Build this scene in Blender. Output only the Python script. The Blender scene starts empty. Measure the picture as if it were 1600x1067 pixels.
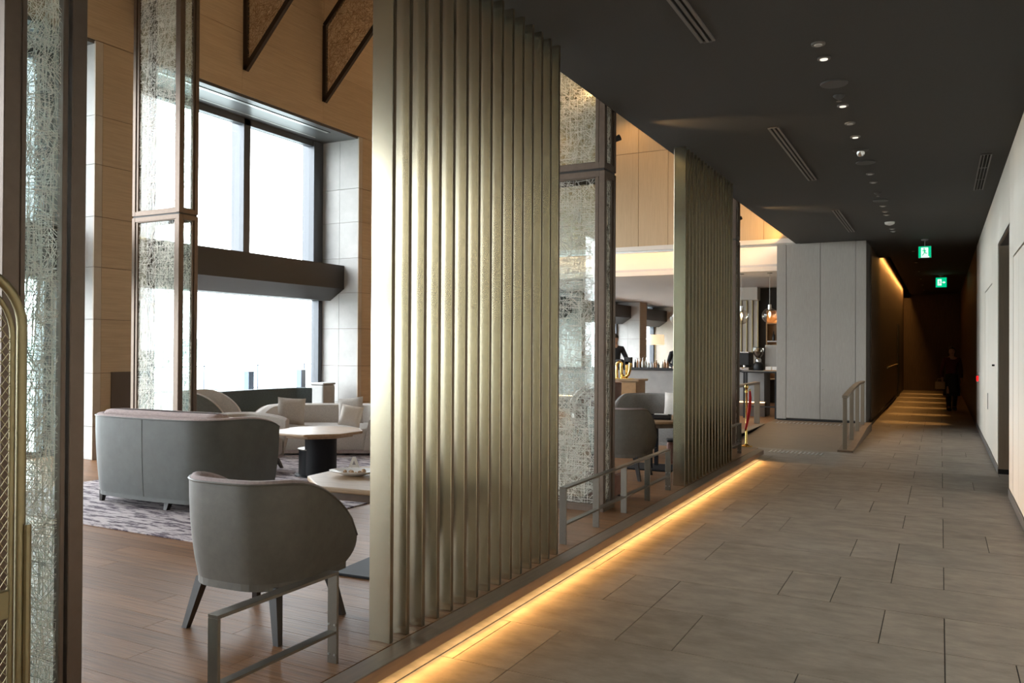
import bpy, math, random
from mathutils import Vector, Matrix

R = math.radians
rnd = random.Random(7)
scene = bpy.context.scene
COL = scene.collection
PI = math.pi

# ------------------------------------------------------------------ camera
cam_d = bpy.data.cameras.new('camera')
cam = bpy.data.objects.new('camera', cam_d)
COL.objects.link(cam)
cam_d.sensor_width = 36.0
cam_d.lens = 36.0 * 1275.2 / 1600.0
cam_d.clip_start = 0.05
cam_d.clip_end = 3000
yaw, pit, rol = R(27.711), R(0.40575), R(0.30894)
fw = Vector((-math.sin(yaw) * math.cos(pit), math.cos(yaw) * math.cos(pit), math.sin(pit)))
rt = Vector((math.cos(yaw), math.sin(yaw), 0))
up = rt.cross(fw)
rt, up = rt * math.cos(rol) + up * math.sin(rol), up * math.cos(rol) - rt * math.sin(rol)
cam.matrix_world = Matrix(((rt.x, up.x, -fw.x, 0), (rt.y, up.y, -fw.y, 0), (rt.z, up.z, -fw.z, 1.5), (0, 0, 0, 1)))
scene.camera = cam

# ------------------------------------------------------------------ view, world
vs = scene.view_settings
vs.view_transform = 'Standard'
vs.look = 'None'
vs.gamma = 1.0
vs.use_curve_mapping = False
vs.exposure = 0.75
SKY = 9.0
world = bpy.data.worlds.new('overcast_sky')
scene.world = world
world.use_nodes = True
bgn = world.node_tree.nodes['Background']
bgn.inputs[0].default_value = (0.92, 0.965, 1.0, 1)
bgn.inputs[1].default_value = SKY

# ------------------------------------------------------------------ key dimensions (metres)
ZP = 0.12      # lounge floor
ZC = 3.52      # corridor ceiling
XE = -2.13     # lounge floor edge
XW = -9.0      # inner face of the window wall
XG = -9.85     # glass line
XR = 0.62      # right corridor wall
PITCH = 5.02
PIER0 = 11.35
PIERW = 0.74
YB = 16.4      # wall over the bar front
YMIN, YMAX = -16.0, 30.5
YF = -15.9      # the corridor runs on behind the camera
WARM = (1.0, 0.62, 0.26)
WARM2 = (1.0, 0.70, 0.45)

# window portals: they only guide the sampling of the sky
for k in range(-4, 4):
    y0, y1 = PIER0 + k * PITCH + PIERW - PITCH, PIER0 + k * PITCH
    ld = bpy.data.lights.new('window_portal', 'AREA')
    ld.shape = 'RECTANGLE'
    ld.size, ld.size_y = 5.0, y1 - y0
    ld.cycles.is_portal = True
    lo = bpy.data.objects.new('window_portal', ld)
    COL.objects.link(lo)
    lo.location = (XG - 0.2, (y0 + y1) / 2, 2.65)
    lo.rotation_euler = (0, R(-90), 0)

def area(name, loc, sx, sy, power, color, rot=(0, 0, 0), spread=180):
    ld = bpy.data.lights.new(name, 'AREA')
    ld.shape = 'RECTANGLE'
    ld.size, ld.size_y = sx, sy
    ld.energy = power
    ld.color = color
    ld.spread = R(spread)
    lo = bpy.data.objects.new(name, ld)
    COL.objects.link(lo)
    lo.location = loc
    lo.rotation_euler = rot
    return lo


def spot(name, loc, target, power, color, angle=60, blend=0.6, size=0.04):
    ld = bpy.data.lights.new(name, 'SPOT')
    ld.energy = power
    ld.color = color
    ld.spot_size = R(angle)
    ld.spot_blend = blend
    ld.shadow_soft_size = size
    lo = bpy.data.objects.new(name, ld)
    COL.objects.link(lo)
    lo.location = loc
    d = Vector(target) - Vector(loc)
    lo.rotation_euler = d.to_track_quat('-Z', 'Y').to_euler()
    return lo


# the strip under the step edge
area('step_strip_light', (-2.165, 3.4, 0.042), 0.025, 15.6, 30, (1.0, 0.48, 0.12), (0, R(-80), 0), 90)
# cove on top of the corridor ceiling, washing the lounge side upper wall
area('upper_cove_light', (-2.62, 6.5, 3.66), 0.06, 19.0, 55, WARM, (0, R(115), 0))
# wall washers high over the lounge
for k in range(6):
    spot('wall_washer_light', (-7.2, -2 + k * 3.5, 8.0), (-9.0, -2 + k * 3.5, 5.6), 15, (1.0, 0.66, 0.36), 95, 0.9, 0.08)
# orange wall washers over the bar front
for x in (-7.6, -5.8, -4.0):
    spot('bar_wall_washer_light', (x, 15.75, 6.6), (x, 16.4, 4.3), 26, (1.0, .55, .2), 110, 0.9, 0.06)
area('bar_wall_edge_light', (-2.75, 15.4, 3.62), 0.05, 1.8, 14, (1.0, .52, .15), (0, R(140), 0))
# bar tray cove
area('bar_cove_light', (-6.1, 16.62, 3.62), 6.2, 0.05, 105, WARM2, (R(-75), 0, 0))
# cove at the dark end of the corridor
area('end_cove_light', (-1.05, 26.4, 3.66), 0.05, 13.0, 85, (1.0, 0.46, 0.11), (0, R(30), 0))

# ------------------------------------------------------------------ materials
MAT = {}


def new_mat(name):
    m = bpy.data.materials.new(name)
    m.use_nodes = True
    nt = m.node_tree
    nt.nodes.clear()
    out = nt.nodes.new('ShaderNodeOutputMaterial')
    b = nt.nodes.new('ShaderNodeBsdfPrincipled')
    nt.links.new(b.outputs[0], out.inputs[0])
    MAT[name] = m
    return m, nt, b, out


def mat(name, col, rough=0.5, metal=0.0, var=0.0, scale=8.0, stretch=(1, 1, 1), bump=0.0, bscale=None,
        objvar=0.0, coord='pos', spec=0.5, col2=None, detail=4.0, emit=None, emit_s=0.0, contrast=None):
    m, nt, b, out = new_mat(name)
    N, L = nt.nodes, nt.links
    b.inputs['Roughness'].default_value = rough
    b.inputs['Metallic'].default_value = metal
    b.inputs['Specular IOR Level'].default_value = spec
    c4 = (*col, 1)
    b.inputs['Base Color'].default_value = c4
    if emit:
        b.inputs['Emission Color'].default_value = (*emit, 1)
        b.inputs['Emission Strength'].default_value = emit_s
    if var or bump or objvar or col2:
        if coord == 'pos':
            g = N.new('ShaderNodeNewGeometry')
            src = g.outputs['Position']
        else:
            g = N.new('ShaderNodeTexCoord')
            src = g.outputs['Object']
        mp = N.new('ShaderNodeMapping')
        mp.inputs['Scale'].default_value = stretch
        L.new(src, mp.inputs[0])
        vec = mp.outputs[0]
        if objvar:
            oi = N.new('ShaderNodeObjectInfo')
            ad = N.new('ShaderNodeVectorMath')
            ad.operation = 'ADD'
            ml = N.new('ShaderNodeMath')
            ml.operation = 'MULTIPLY'
            ml.inputs[1].default_value = 37.0
            L.new(oi.outputs['Random'], ml.inputs[0])
            L.new(vec, ad.inputs[0])
            L.new(ml.outputs[0], ad.inputs[1])
            vec = ad.outputs[0]
        nz = N.new('ShaderNodeTexNoise')
        nz.inputs['Scale'].default_value = scale
        nz.inputs['Detail'].default_value = detail
        nz.inputs['Roughness'].default_value = 0.65
        L.new(vec, nz.inputs['Vector'])
        rmp = N.new('ShaderNodeValToRGB')
        lo, hi = contrast if contrast else (0.3, 0.7)
        rmp.color_ramp.elements[0].position = lo
        rmp.color_ramp.elements[1].position = hi
        if col2:
            ca, cb = col, col2
        else:
            ca = tuple(max(0, c * (1 - var)) for c in col)
            cb = tuple(min(1, c * (1 + var)) for c in col)
        rmp.color_ramp.elements[0].color = (*ca, 1)
        rmp.color_ramp.elements[1].color = (*cb, 1)
        L.new(nz.outputs['Fac'], rmp.inputs[0])
        csrc = rmp.outputs[0]
        if objvar:
            hs = N.new('ShaderNodeHueSaturation')
            mr = N.new('ShaderNodeMapRange')
            mr.inputs['To Min'].default_value = 1 - objvar
            mr.inputs['To Max'].default_value = 1 + objvar
            L.new(oi.outputs['Random'], mr.inputs['Value'])
            L.new(mr.outputs[0], hs.inputs['Value'])
            L.new(csrc, hs.inputs['Color'])
            csrc = hs.outputs[0]
        L.new(csrc, b.inputs['Base Color'])
        if bump:
            nb = nz
            if bscale:
                nb = N.new('ShaderNodeTexNoise')
                nb.inputs['Scale'].default_value = bscale
                nb.inputs['Detail'].default_value = 3
                L.new(vec, nb.inputs['Vector'])
            bp = N.new('ShaderNodeBump')
            bp.inputs['Strength'].default_value = bump
            bp.inputs['Distance'].default_value = 0.01
            L.new(nb.outputs['Fac'], bp.inputs['Height'])
            L.new(bp.outputs[0], b.inputs['Normal'])
    return m


def glass_mat(name, tint, fres=1.45, rough=0.02, extra=0.0):
    m, nt, b, out = new_mat(name)
    N, L = nt.nodes, nt.links
    N.remove(b)
    tr = N.new('ShaderNodeBsdfTransparent')
    tr.inputs[0].default_value = (*tint, 1)
    gl = N.new('ShaderNodeBsdfGlossy')
    gl.inputs['Roughness'].default_value = rough
    lw = N.new('ShaderNodeLayerWeight')
    pw = N.new('ShaderNodeMath')
    pw.operation = 'POWER'
    pw.inputs[1].default_value = 5.0
    L.new(lw.outputs['Facing'], pw.inputs[0])
    ad = N.new('ShaderNodeMath')
    ad.operation = 'MULTIPLY_ADD'
    ad.inputs[1].default_value = 0.85
    ad.inputs[2].default_value = 0.035 + extra
    L.new(pw.outputs[0], ad.inputs[0])
    mx = N.new('ShaderNodeMixShader')
    fac = ad.outputs[0]
    L.new(fac, mx.inputs[0])
    L.new(tr.outputs[0], mx.inputs[1])
    L.new(gl.outputs[0], mx.inputs[2])
    L.new(mx.outputs[0], out.inputs[0])
    return m


def emit_mat(name, col, s):
    m, nt, b, out = new_mat(name)
    nt.nodes.remove(b)
    e = nt.nodes.new('ShaderNodeEmission')
    e.inputs[0].default_value = (*col, 1)
    e.inputs[1].default_value = s
    nt.links.new(e.outputs[0], out.inputs[0])
    return m


mat('tile', (0.29, 0.252, 0.208), 0.55, var=0.26, scale=4.6, stretch=(0.9, 1.7, 1), bump=0.15, bscale=42, objvar=0.08, spec=0.35, detail=9)
mat('grout', (0.03, 0.027, 0.024), 0.9)
mat('plank', (0.215, 0.105, 0.047), 0.42, var=0.32, scale=5, stretch=(0.55, 9, 1), bump=0.22, bscale=9, objvar=0.16, detail=8, spec=0.3)
mat('plank_gap', (0.03, 0.02, 0.014), 0.8)
mat('nosing', (0.17, 0.115, 0.075), 0.5, var=0.15, scale=6, stretch=(6, 0.6, 6))
mat('riser', (0.30, 0.24, 0.17), 0.6, var=0.12, scale=12)
mat('ceiling_dark', (0.036, 0.033, 0.029), 0.85, var=0.05, scale=60)
mat('ceiling_bronze', (0.16, 0.11, 0.07), 0.75, var=0.1, scale=5)
mat('tan_panel', (0.42, 0.31, 0.20), 0.6, var=0.13, scale=4, stretch=(1, 0.5, 16), bump=0.06, objvar=0.04, detail=7)
mat('tan_gap', (0.12, 0.08, 0.05), 0.8)
mat('stone', (0.40, 0.39, 0.375), 0.6, var=0.12, scale=2.6, bump=0.04, objvar=0.05, detail=7)
mat('stone_warm', (0.42, 0.36, 0.29), 0.6, var=0.12, scale=2.6, bump=0.04, detail=7)
mat('window_frame', (0.075, 0.08, 0.09), 0.4, 0.3)
mat('beam_dark', (0.030, 0.028, 0.027), 0.5, 0.1)
mat('soffit', (0.10, 0.10, 0.10), 0.35, 0.3)
mat('silver_slot', (0.6, 0.6, 0.58), 0.3, 0.8)
glass_mat('window_glass', (0.97, 0.985, 0.99))
glass_mat('screen_glass', (0.93, 0.97, 0.96), extra=0.03)
glass_mat('globe_glass', (0.92, 0.9, 0.86), extra=0.06)
glass_mat('cup_glass', (0.96, 0.97, 0.97), extra=0.05)
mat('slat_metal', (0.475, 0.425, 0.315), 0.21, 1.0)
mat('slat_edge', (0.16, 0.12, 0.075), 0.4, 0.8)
mat('bronze', (0.13, 0.095, 0.072), 0.42, 0.7, var=0.08, scale=20)
mat('bronze_dark', (0.03, 0.026, 0.023), 0.5, 0.4)
mat('wire', (0.74, 0.70, 0.61), 0.45, 0.2)
mat('wire_bronze', (0.34, 0.22, 0.12), 0.5, 0.2)
mat('fin_frame', (0.035, 0.024, 0.018), 0.5, 0.4)
mat('steel', (0.20, 0.18, 0.15), 0.38, 0.9, var=0.05, scale=60)
mat('bolt', (0.5, 0.5, 0.48), 0.3, 1.0)
mat('brass_pale', (0.27, 0.225, 0.125), 0.42, 0.85, var=0.06, scale=30)
mat('orange_panel', (0.50, 0.38, 0.24), 0.6, var=0.07, scale=5, stretch=(10, 10, 0.5), objvar=0.03)
mat('white_paint', (0.72, 0.69, 0.64), 0.6)
mat('cream', (0.80, 0.72, 0.62), 0.6)
mat('bar_ceiling', (0.52, 0.51, 0.50), 0.7)
mat('right_wall', (0.78, 0.73, 0.64), 0.55, var=0.045, scale=3, stretch=(9, 9, 0.25), detail=6)
mat('wall_gap', (0.09, 0.08, 0.07), 0.8)
mat('baseboard', (0.22, 0.22, 0.22), 0.35, 0.5)
mat('jamb', (0.21, 0.165, 0.115), 0.5, var=0.08, scale=6, stretch=(6, 6, 0.5))
mat('door_dark', (0.05, 0.043, 0.030), 0.5)
mat('dark_wood', (0.085, 0.056, 0.036), 0.6, var=0.3, scale=5, stretch=(8, 8, 0.4), objvar=0.05)
mat('cabinet_grey', (0.36, 0.335, 0.30), 0.6, var=0.10, scale=14, stretch=(12, 12, 0.6), bump=0.03)
mat('ramp_wood', (0.20, 0.14, 0.085), 0.42, var=0.2, scale=5, stretch=(0.6, 8, 1))
mat('leather_taupe', (0.105, 0.094, 0.078), 0.48, var=0.12, scale=18, bump=0.08, bscale=220, coord='obj')
mat('leather_slate', (0.090, 0.097, 0.092), 0.46, var=0.12, scale=9, bump=0.08, bscale=220, coord='obj')
mat('fabric_pink', (0.40, 0.315, 0.30), 0.85, var=0.16, scale=60, bump=0.2, bscale=300, coord='obj')
mat('fabric_pale', (0.46, 0.42, 0.385), 0.85, var=0.12, scale=70, bump=0.2, bscale=300, coord='obj')
mat('fabric_grey', (0.33, 0.315, 0.30), 0.9, var=0.35, scale=160, bump=0.3, bscale=300, coord='obj')
mat('fabric_teal', (0.060, 0.078, 0.080), 0.75, var=0.15, scale=40, coord='obj')
mat('pillow_white', (0.70, 0.64, 0.58), 0.9, var=0.05, scale=50, coord='obj')
mat('leather_brown', (0.17, 0.075, 0.055), 0.38, var=0.2, scale=12, coord='obj')
mat('leg_dark', (0.022, 0.016, 0.013), 0.45)
mat('table_oak', (0.34, 0.22, 0.12), 0.42, var=0.2, scale=5, stretch=(1, 9, 9), coord='obj')
mat('table_edge', (0.10, 0.06, 0.035), 0.45, var=0.2, scale=6, coord='obj')
mat('table_black', (0.012, 0.012, 0.014), 0.55, spec=0.15)
mat('porcelain', (0.85, 0.83, 0.80), 0.25)
mat('crumb', (0.42, 0.26, 0.15), 0.7, var=0.5, scale=60, coord='obj')
mat('paper_white', (0.82, 0.80, 0.77), 0.7)
mat('card_mark', (0.30, 0.28, 0.30), 0.7)
mat('rug', (0.085, 0.06, 0.08), 0.95, scale=4.2, stretch=(1.3, 7.0, 1), col2=(0.50, 0.435, 0.44), contrast=(0.44, 0.53), detail=6, bump=0.25)
mat('black_matte', (0.012, 0.012, 0.013), 0.6)
mat('black_gloss', (0.012, 0.012, 0.013), 0.25)
mat('gold', (0.85, 0.58, 0.18), 0.15, 1.0)
mat('red_rope', (0.62, 0.015, 0.02), 0.8, var=0.3, scale=90, coord='obj')
mat('bar_stone', (0.30, 0.295, 0.285), 0.6, var=0.14, scale=2.2, bump=0.04, detail=7)
mat('bar_base', (0.085, 0.06, 0.045), 0.6)
mat('chrome', (0.75, 0.75, 0.75), 0.12, 1.0)
mat('bean', (0.03, 0.015, 0.008), 0.5)
mat('curtain', (0.62, 0.60, 0.57), 0.8)
mat('curtain_gold', (0.45, 0.36, 0.18), 0.4, 0.6)
mat('shelf_oak', (0.40, 0.23, 0.10), 0.5, var=0.15, scale=6, coord='obj')
mat('charcoal', (0.035, 0.034, 0.034), 0.7)
mat('skin', (0.48, 0.30, 0.22), 0.55)
mat('hair', (0.012, 0.009, 0.008), 0.5)
mat('suit', (0.010, 0.012, 0.017), 0.75)
mat('jacket_red', (0.10, 0.02, 0.03), 0.85)
mat('skirt_dark', (0.02, 0.019, 0.018), 0.9)
mat('bag_tan', (0.42, 0.32, 0.20), 0.6)
mat('bottle_clear', (0.45, 0.45, 0.42), 0.15, 0.3)
mat('bottle_amber', (0.25, 0.12, 0.05), 0.15, 0.2)
mat('bottle_dark', (0.03, 0.03, 0.03), 0.2)
mat('vent_frame', (0.15, 0.14, 0.13), 0.5, 0.2)
mat('vent_dark', (0.006, 0.006, 0.006), 0.9)
mat('ceil_trim', (0.06, 0.058, 0.056), 0.6)
mat('smoke_white', (0.75, 0.74, 0.70), 0.5)
mat('sign_case', (0.25, 0.25, 0.25), 0.5)
emit_mat('sign_green', (0.0, 0.50, 0.22), 0.75)
emit_mat('sign_white', (0.80, 1.0, 0.9), 0.66)
emit_mat('led_warm', WARM, 6.0)
emit_mat('bulb', (1.0, 0.7, 0.35), 14.0)
emit_mat('downlight_on', (1.0, 0.92, 0.78), 0.7)
emit_mat('alarm_red', (1.0, 0.02, 0.02), 0.9)
mat('lamp_shade', (0.80, 0.70, 0.55), 0.8, emit=(1.0, 0.74, 0.45), emit_s=0.55)
mat('terrace', (0.45, 0.44, 0.42), 0.8, var=0.1, scale=3)
mat('ground', (0.30, 0.34, 0.33), 0.9, var=0.3, scale=0.02)
mat('hill', (0.20, 0.27, 0.26), 0.95, var=0.35, scale=0.03)
mat('post_blue', (0.10, 0.13, 0.18), 0.4, 0.2)
mat('soil', (0.05, 0.04, 0.03), 0.9)

# ------------------------------------------------------------------ mesh builder


class MB:
    def __init__(s):
        s.v, s.f = [], []

    def box(s, x0, x1, y0, y1, z0, z1):
        b = len(s.v)
        s.v += [(x0, y0, z0), (x1, y0, z0), (x1, y1, z0), (x0, y1, z0), (x0, y0, z1), (x1, y0, z1), (x1, y1, z1), (x0, y1, z1)]
        s.f += [tuple(b + i for i in q) for q in ((0, 3, 2, 1), (4, 5, 6, 7), (0, 1, 5, 4), (1, 2, 6, 5), (2, 3, 7, 6), (3, 0, 4, 7))]
        return s

    def prism(s, poly, z0, z1, axis='z'):
        b, n = len(s.v), len(poly)

        def P(a, c, h):
            return {'z': (a, c, h), 'y': (a, h, c), 'x': (h, a, c)}[axis]
        s.v += [P(a, c, z0) for a, c in poly] + [P(a, c, z1) for a, c in poly]
        s.f += [tuple(b + i for i in range(n))[::-1], tuple(b + n + i for i in range(n))]
        s.f += [(b + i, b + (i + 1) % n, b + n + (i + 1) % n, b + n + i) for i in range(n)]
        return s

    def beam(s, p, q, w, h=None, upv=(0, 0, 1)):
        p, q = Vector(p), Vector(q)
        h = h or w
        d = (q - p).normalized()
        a = d.cross(Vector(upv))
        if a.length < 1e-4:
            a = d.cross(Vector((0, 1, 0)))
        a.normalize()
        c = a.cross(d)
        b = len(s.v)
        for e in (p, q):
            for sa, sc in ((-1, -1), (1, -1), (1, 1), (-1, 1)):
                s.v.append(tuple(e + a * sa * w / 2 + c * sc * h / 2))
        s.f += [tuple(b + i for i in t) for t in ((3, 2, 1, 0), (4, 5, 6, 7), (0, 1, 5, 4), (1, 2, 6, 5), (2, 3, 7, 6), (3, 0, 4, 7))]
        return s

    def tube(s, pts, r, n=8, closed=False, cap=True):
        pts = [Vector(p) for p in pts]
        m = len(pts)
        rs = r if isinstance(r, (list, tuple)) else [r] * m
        b = len(s.v)
        ref = None
        for i, p in enumerate(pts):
            if closed:
                d = pts[(i + 1) % m] - pts[i - 1]
            else:
                d = pts[min(i + 1, m - 1)] - pts[max(i - 1, 0)]
            d.normalize()
            if ref is None:
                ref = Vector((0, 0, 1)) if abs(d.z) < 0.9 else Vector((1, 0, 0))
            a = d.cross(ref)
            if a.length < 1e-5:
                a = d.cross(Vector((0.3, 1, 0.2)))
            a.normalize()
            c = a.cross(d)
            ref = c
            for k in range(n):
                t = 2 * PI * k / n
                s.v.append(tuple(p + a * math.cos(t) * rs[i] + c * math.sin(t) * rs[i]))
        for i in range(m if closed else m - 1):
            for k in range(n):
                i2 = (i + 1) % m
                s.f.append((b + i * n + k, b + i * n + (k + 1) % n, b + i2 * n + (k + 1) % n, b + i2 * n + k))
        if cap and not closed:
            s.f.append(tuple(b + k for k in range(n)))
            s.f.append(tuple(b + (m - 1) * n + k for k in range(n))[::-1])
        return s

    def lathe(s, prof, n=20, c=(0, 0, 0)):
        b, m = len(s.v), len(prof)
        for r, z in prof:
            for k in range(n):
                t = 2 * PI * k / n
                s.v.append((c[0] + r * math.cos(t), c[1] + r * math.sin(t), c[2] + z))
        for i in range(m - 1):
            for k in range(n):
                s.f.append((b + i * n + k, b + i * n + (k + 1) % n, b + (i + 1) * n + (k + 1) % n, b + (i + 1) * n + k))
        s.f.append(tuple(b + k for k in range(n))[::-1])
        s.f.append(tuple(b + (m - 1) * n + k for k in range(n)))
        return s

    def build(s, name, m, parent=None, smooth=False, bevel=0.0, seg=1, sub=0):
        me = bpy.data.meshes.new(name)
        me.from_pydata(s.v, [], s.f)
        me.materials.append(MAT[m])
        me.update()
        if smooth:
            for p in me.polygons:
                p.use_smooth = True
            try:
                me.set_sharp_from_angle(angle=R(50))
            except Exception:
                pass
        return link(name, me, parent, bevel, seg, sub)


def link(name, me, parent=None, bevel=0.0, seg=1, sub=0):
    o = bpy.data.objects.new(name, me)
    COL.objects.link(o)
    if parent:
        o.parent = parent
    if bevel:
        md = o.modifiers.new('bevel', 'BEVEL')
        md.width = bevel
        md.segments = seg
        md.limit_method = 'ANGLE'
        md.angle_limit = R(40)
    if sub:
        md = o.modifiers.new('sub', 'SUBSURF')
        md.levels = md.render_levels = sub
    return o


def tag(o, label, cat, group=None):
    o['label'] = label
    o['category'] = cat
    if group:
        o['group'] = group
    return o


def thing(name, label, cat, loc=(0, 0, 0), rz=0.0, group=None):
    o = bpy.data.objects.new(name, None)
    COL.objects.link(o)
    o.location = loc
    o.rotation_euler = (0, 0, rz)
    o.empty_display_size = 0.1
    return tag(o, label, cat, group)


def struct(o):
    o['kind'] = 'structure'
    return o


def stuff(o):
    o['kind'] = 'stuff'
    return o


def copy_tree(o, parent=None):
    c = o.copy()
    COL.objects.link(c)
    c.parent = parent
    for ch in list(o.children):
        copy_tree(ch, c)
    return c


def bx(name, m, parent, x0, x1, y0, y1, z0, z1, bevel=0.0, seg=1):
    return MB().box(x0, x1, y0, y1, z0, z1).build(name, m, parent, bevel=bevel, seg=seg)


# ================================================================== SETTING
# ---- corridor floor: slab + single tiles
floor = struct(bx('floor', 'grout', None, -3.2, 1.4, YF, 36, -0.2, -0.004))
OFF = [0.02, -0.28, -0.88, -0.28, -0.58]
TH, TY0 = 0.604, 3.965
tile_meshes = {}
XL = -2.153


def tile_mesh(w):
    k = round(w, 3)
    if k not in tile_meshes:
        g = 0.0026
        ob = MB().box(g, w - g, g, TH - g, -0.006, 0).build('tile', 'tile')
        tile_meshes[k] = ob.data
        bpy.data.objects.remove(ob)
    return tile_meshes[k]


far_tiles = MB()
for r in range(-32, 52):
    y = TY0 + r * TH
    off = OFF[r % 5]
    xs = []
    for n in range(-4, 4):
        xs += [off + 1.5 * n, off + 1.5 * n + 0.3]
    lim = 1.1 if 9.0 < y < 12.0 else XR
    left = XL if y < 11.1 else (-2.84 if y < 12.9 else (-1.32 if y < 16.0 else -1.25))
    xs = sorted(x for x in xs if left + 0.04 < x < lim - 0.04)
    xs = [left] + xs + [lim]
    for a, b2 in zip(xs, xs[1:]):
        if 2.0 < y < 21.5:
            t = bpy.data.objects.new('tile', tile_mesh(b2 - a))
            COL.objects.link(t)
            t.parent = floor
            t.location = (a, y, 0)
        else:
            far_tiles.box(a + .0016, b2 - .0016, y + .0016, y + TH - .0016, -0.006, 0)
stuff(far_tiles.build('tile_field', 'tile', floor))

# ---- lounge floor: slab + planks running across, nosing and riser
lf = MB()
lf.prism([(-10.6, YMIN), (-2.24, YMIN), (-2.24, 11.5), (-2.47, 11.80), (-2.86, 12.3), (-2.86, 15.6), (-1.2, 15.6), (-1.2, 16.6), (-1.2, YMAX), (-10.6, YMAX)], 0.066, 0.107)
lounge_floor = struct(lf.build('floor_lounge', 'plank_gap'))
pm = {}


def plank_mesh(L):
    if L not in pm:
        ob = MB().box(0.0012, L - .0012, 0.001, 0.149, -0.0125, 0).build('plank', 'plank', bevel=0)
        pm[L] = ob.data
        bpy.data.objects.remove(ob)
    return pm[L]


far_pl = MB()
XPL = XE - 0.115


def plank_piece(x0, x1, y):
    if y > 11.6:
        x1 = min(x1, -2.88 if y < 15.6 else -1.2)
    if x1 - x0 < 0.06:
        return
    if 2.0 < y < 8.6 and x1 > -7.2 and x0 > -9.2 or (8.6 <= y < 11 and x0 > -4.4):
        L = round(x1 - x0, 2)
        p = bpy.data.objects.new('plank', plank_mesh(L))
        COL.objects.link(p)
        p.parent = lounge_floor
        p.location = (x0, y, ZP)
    else:
        far_pl.box(x0 + .0012, x1 - .0012, y + .001, y + .149, ZP - 0.0125, ZP)


nrow = 0
y = -15.9
while y < 30.0:
    x = XPL
    x1 = x - (0.45 + 0.6 * ((nrow * 0.618) % 1.0) * 2)
    while x > -10.2:
        a = max(round(x1, 2), -10.3)
        plank_piece(a, round(x, 2), y)
        x, x1 = a, a - 1.82
    y += 0.15
    nrow += 1
stuff(far_pl.build('plank_field', 'plank', lounge_floor))
# plank running along the edge, and nosing
trim = struct(MB().prism([(XPL, YF), (XE, YF), (XE, 11.45), (-2.245, 11.565), (XPL, 11.565)], 0.060, ZP).build('trim_1', 'nosing', bevel=0.004))
struct(bx('trim_2', 'riser', None, -2.42, -2.31, YF, 11.35, 0.0, 0.066))
struct(bx('trim_11', 'tile', None, -2.31, -2.155, YF, 11.42, -.004, 0.003))
led = tag(bx('led_strip', 'led_warm', None, -2.185, -2.150, YF, 11.3, 0.056, 0.0598), 'warm light strip under the edge of the wooden step', 'light')
# platform corner beyond the step, ramp and kerbs
struct(MB().prism([(-2.245, 11.565), (-2.47, 11.80), (-2.86, 12.3), (-2.86, 15.6), (-3.0, 15.6), (-3.0, 11.565)], 0.0, ZP + 0.001).build('trim_3', 'jamb'))
rp = MB()
rp.prism([(12.72, 0.0), (15.6, ZP + .002), (16.6, ZP + .002), (16.6, -0.05), (12.72, -0.05)], -2.86, -1.32, 'x')
ramp = struct(rp.build('floor_ramp', 'ramp_wood'))
kb = MB()
kb.prism([(12.74, -0.02), (12.74, 0.03), (13.1, 0.035), (15.4, 0.15), (16.4, 0.15), (16.4, -0.02)], -1.33, -1.12, 'x')
struct(kb.build('trim_4', 'nosing'))
# tactile bars
def tactile(label, x0, x1, y, z, n):
    t = thing('tactile_strip', label, 'floor marker', ((x0 + x1) / 2, y, z), 0, 'tactile floor strips at the ramp')
    for k in range(n):
        xx = x0 + (x1 - x0) * k / (n - 1) - (x0 + x1) / 2
        MB().box(xx - .012, xx + .012, -.14, .14, 0, .005).build('bar', 'silver_slot', t)


tactile('row of raised metal bars on tiles before the ramp', -2.2, -1.5, 12.35, 0.0, 13)
tactile('row of raised metal bars at the top of the ramp', -2.7, -1.55, 15.85, ZP + .002, 17)

# ---- ceilings
ceil = struct(MB().prism([(-2.47, YF - .06), (XR + .1, YF - .06), (XR + .1, 34), (-1.02, 34), (-1.02, 19.8), (-1.35, 19.8), (-1.35, 16.5), (-2.47, 16.5)], ZC, ZC + 0.06).build('ceiling', 'ceiling_dark'))
struct(MB().prism([(XW - 1.2, 6.85), (-5.7, 10.1), (-2.3, 6.85), (-2.3, 6.95), (-5.7, 10.25), (XW - 1.2, 6.95)], YMIN, YB + 0.4, 'y').build('ceiling_lounge', 'ceiling_bronze'))
struct(bx('wall_upper', 'tan_panel', None, -2.47, -2.37, YMIN, YB, ZC + 0.06, 7.0))
struct(bx('ceiling_bar', 'bar_ceiling', None, XW - 1.0, -2.86, 16.95, YMAX, 3.06, 3.2))
struct(bx('trim_5', 'cream', None, XW, -2.8, 16.90, 16.97, 3.06, 3.15))
struct(bx('trim_6', 'cream', None, XW, -2.8, 17.02, 17.1, 3.2, 3.95))
struct(bx('ceiling_cove', 'white_paint', None, XW, -2.4, YB + .12, 17.1, 3.9, 3.97))

# ---- end walls (behind camera, far)
struct(bx('wall_front', 'right_wall', None, XW - 1, XR + .2, YMIN - .1, YMIN, -0.1, 10))
struct(bx('wall_end', 'dark_wood', None, -1.4, 1.4, 33.5, 33.7, -0.1, 4))
struct(bx('wall_bar_end', 'stone_warm', None, XW - 1, -1.3, YMAX, YMAX + .1, 0, 3.2))

# ---- right wall
wall_r = struct(MB().box(XR + .02, XR + .2, YF, 9.75, -0.05, ZC + .02).box(XR + .02, XR + .2, 11.5, 18.3, -0.05, ZC + .02)
                .box(XR + .02, XR + .2, 9.75, 11.5, 2.76, ZC + .02).build('wall_right', 'wall_gap'))
zs = 0.0


def rpanel(y0, y1, z0, z1):
    return bx('panel', 'right_wall', wall_r, XR, XR + .02, y0 + .003, y1 - .003, z0 + .003, z1 - .003)


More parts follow.
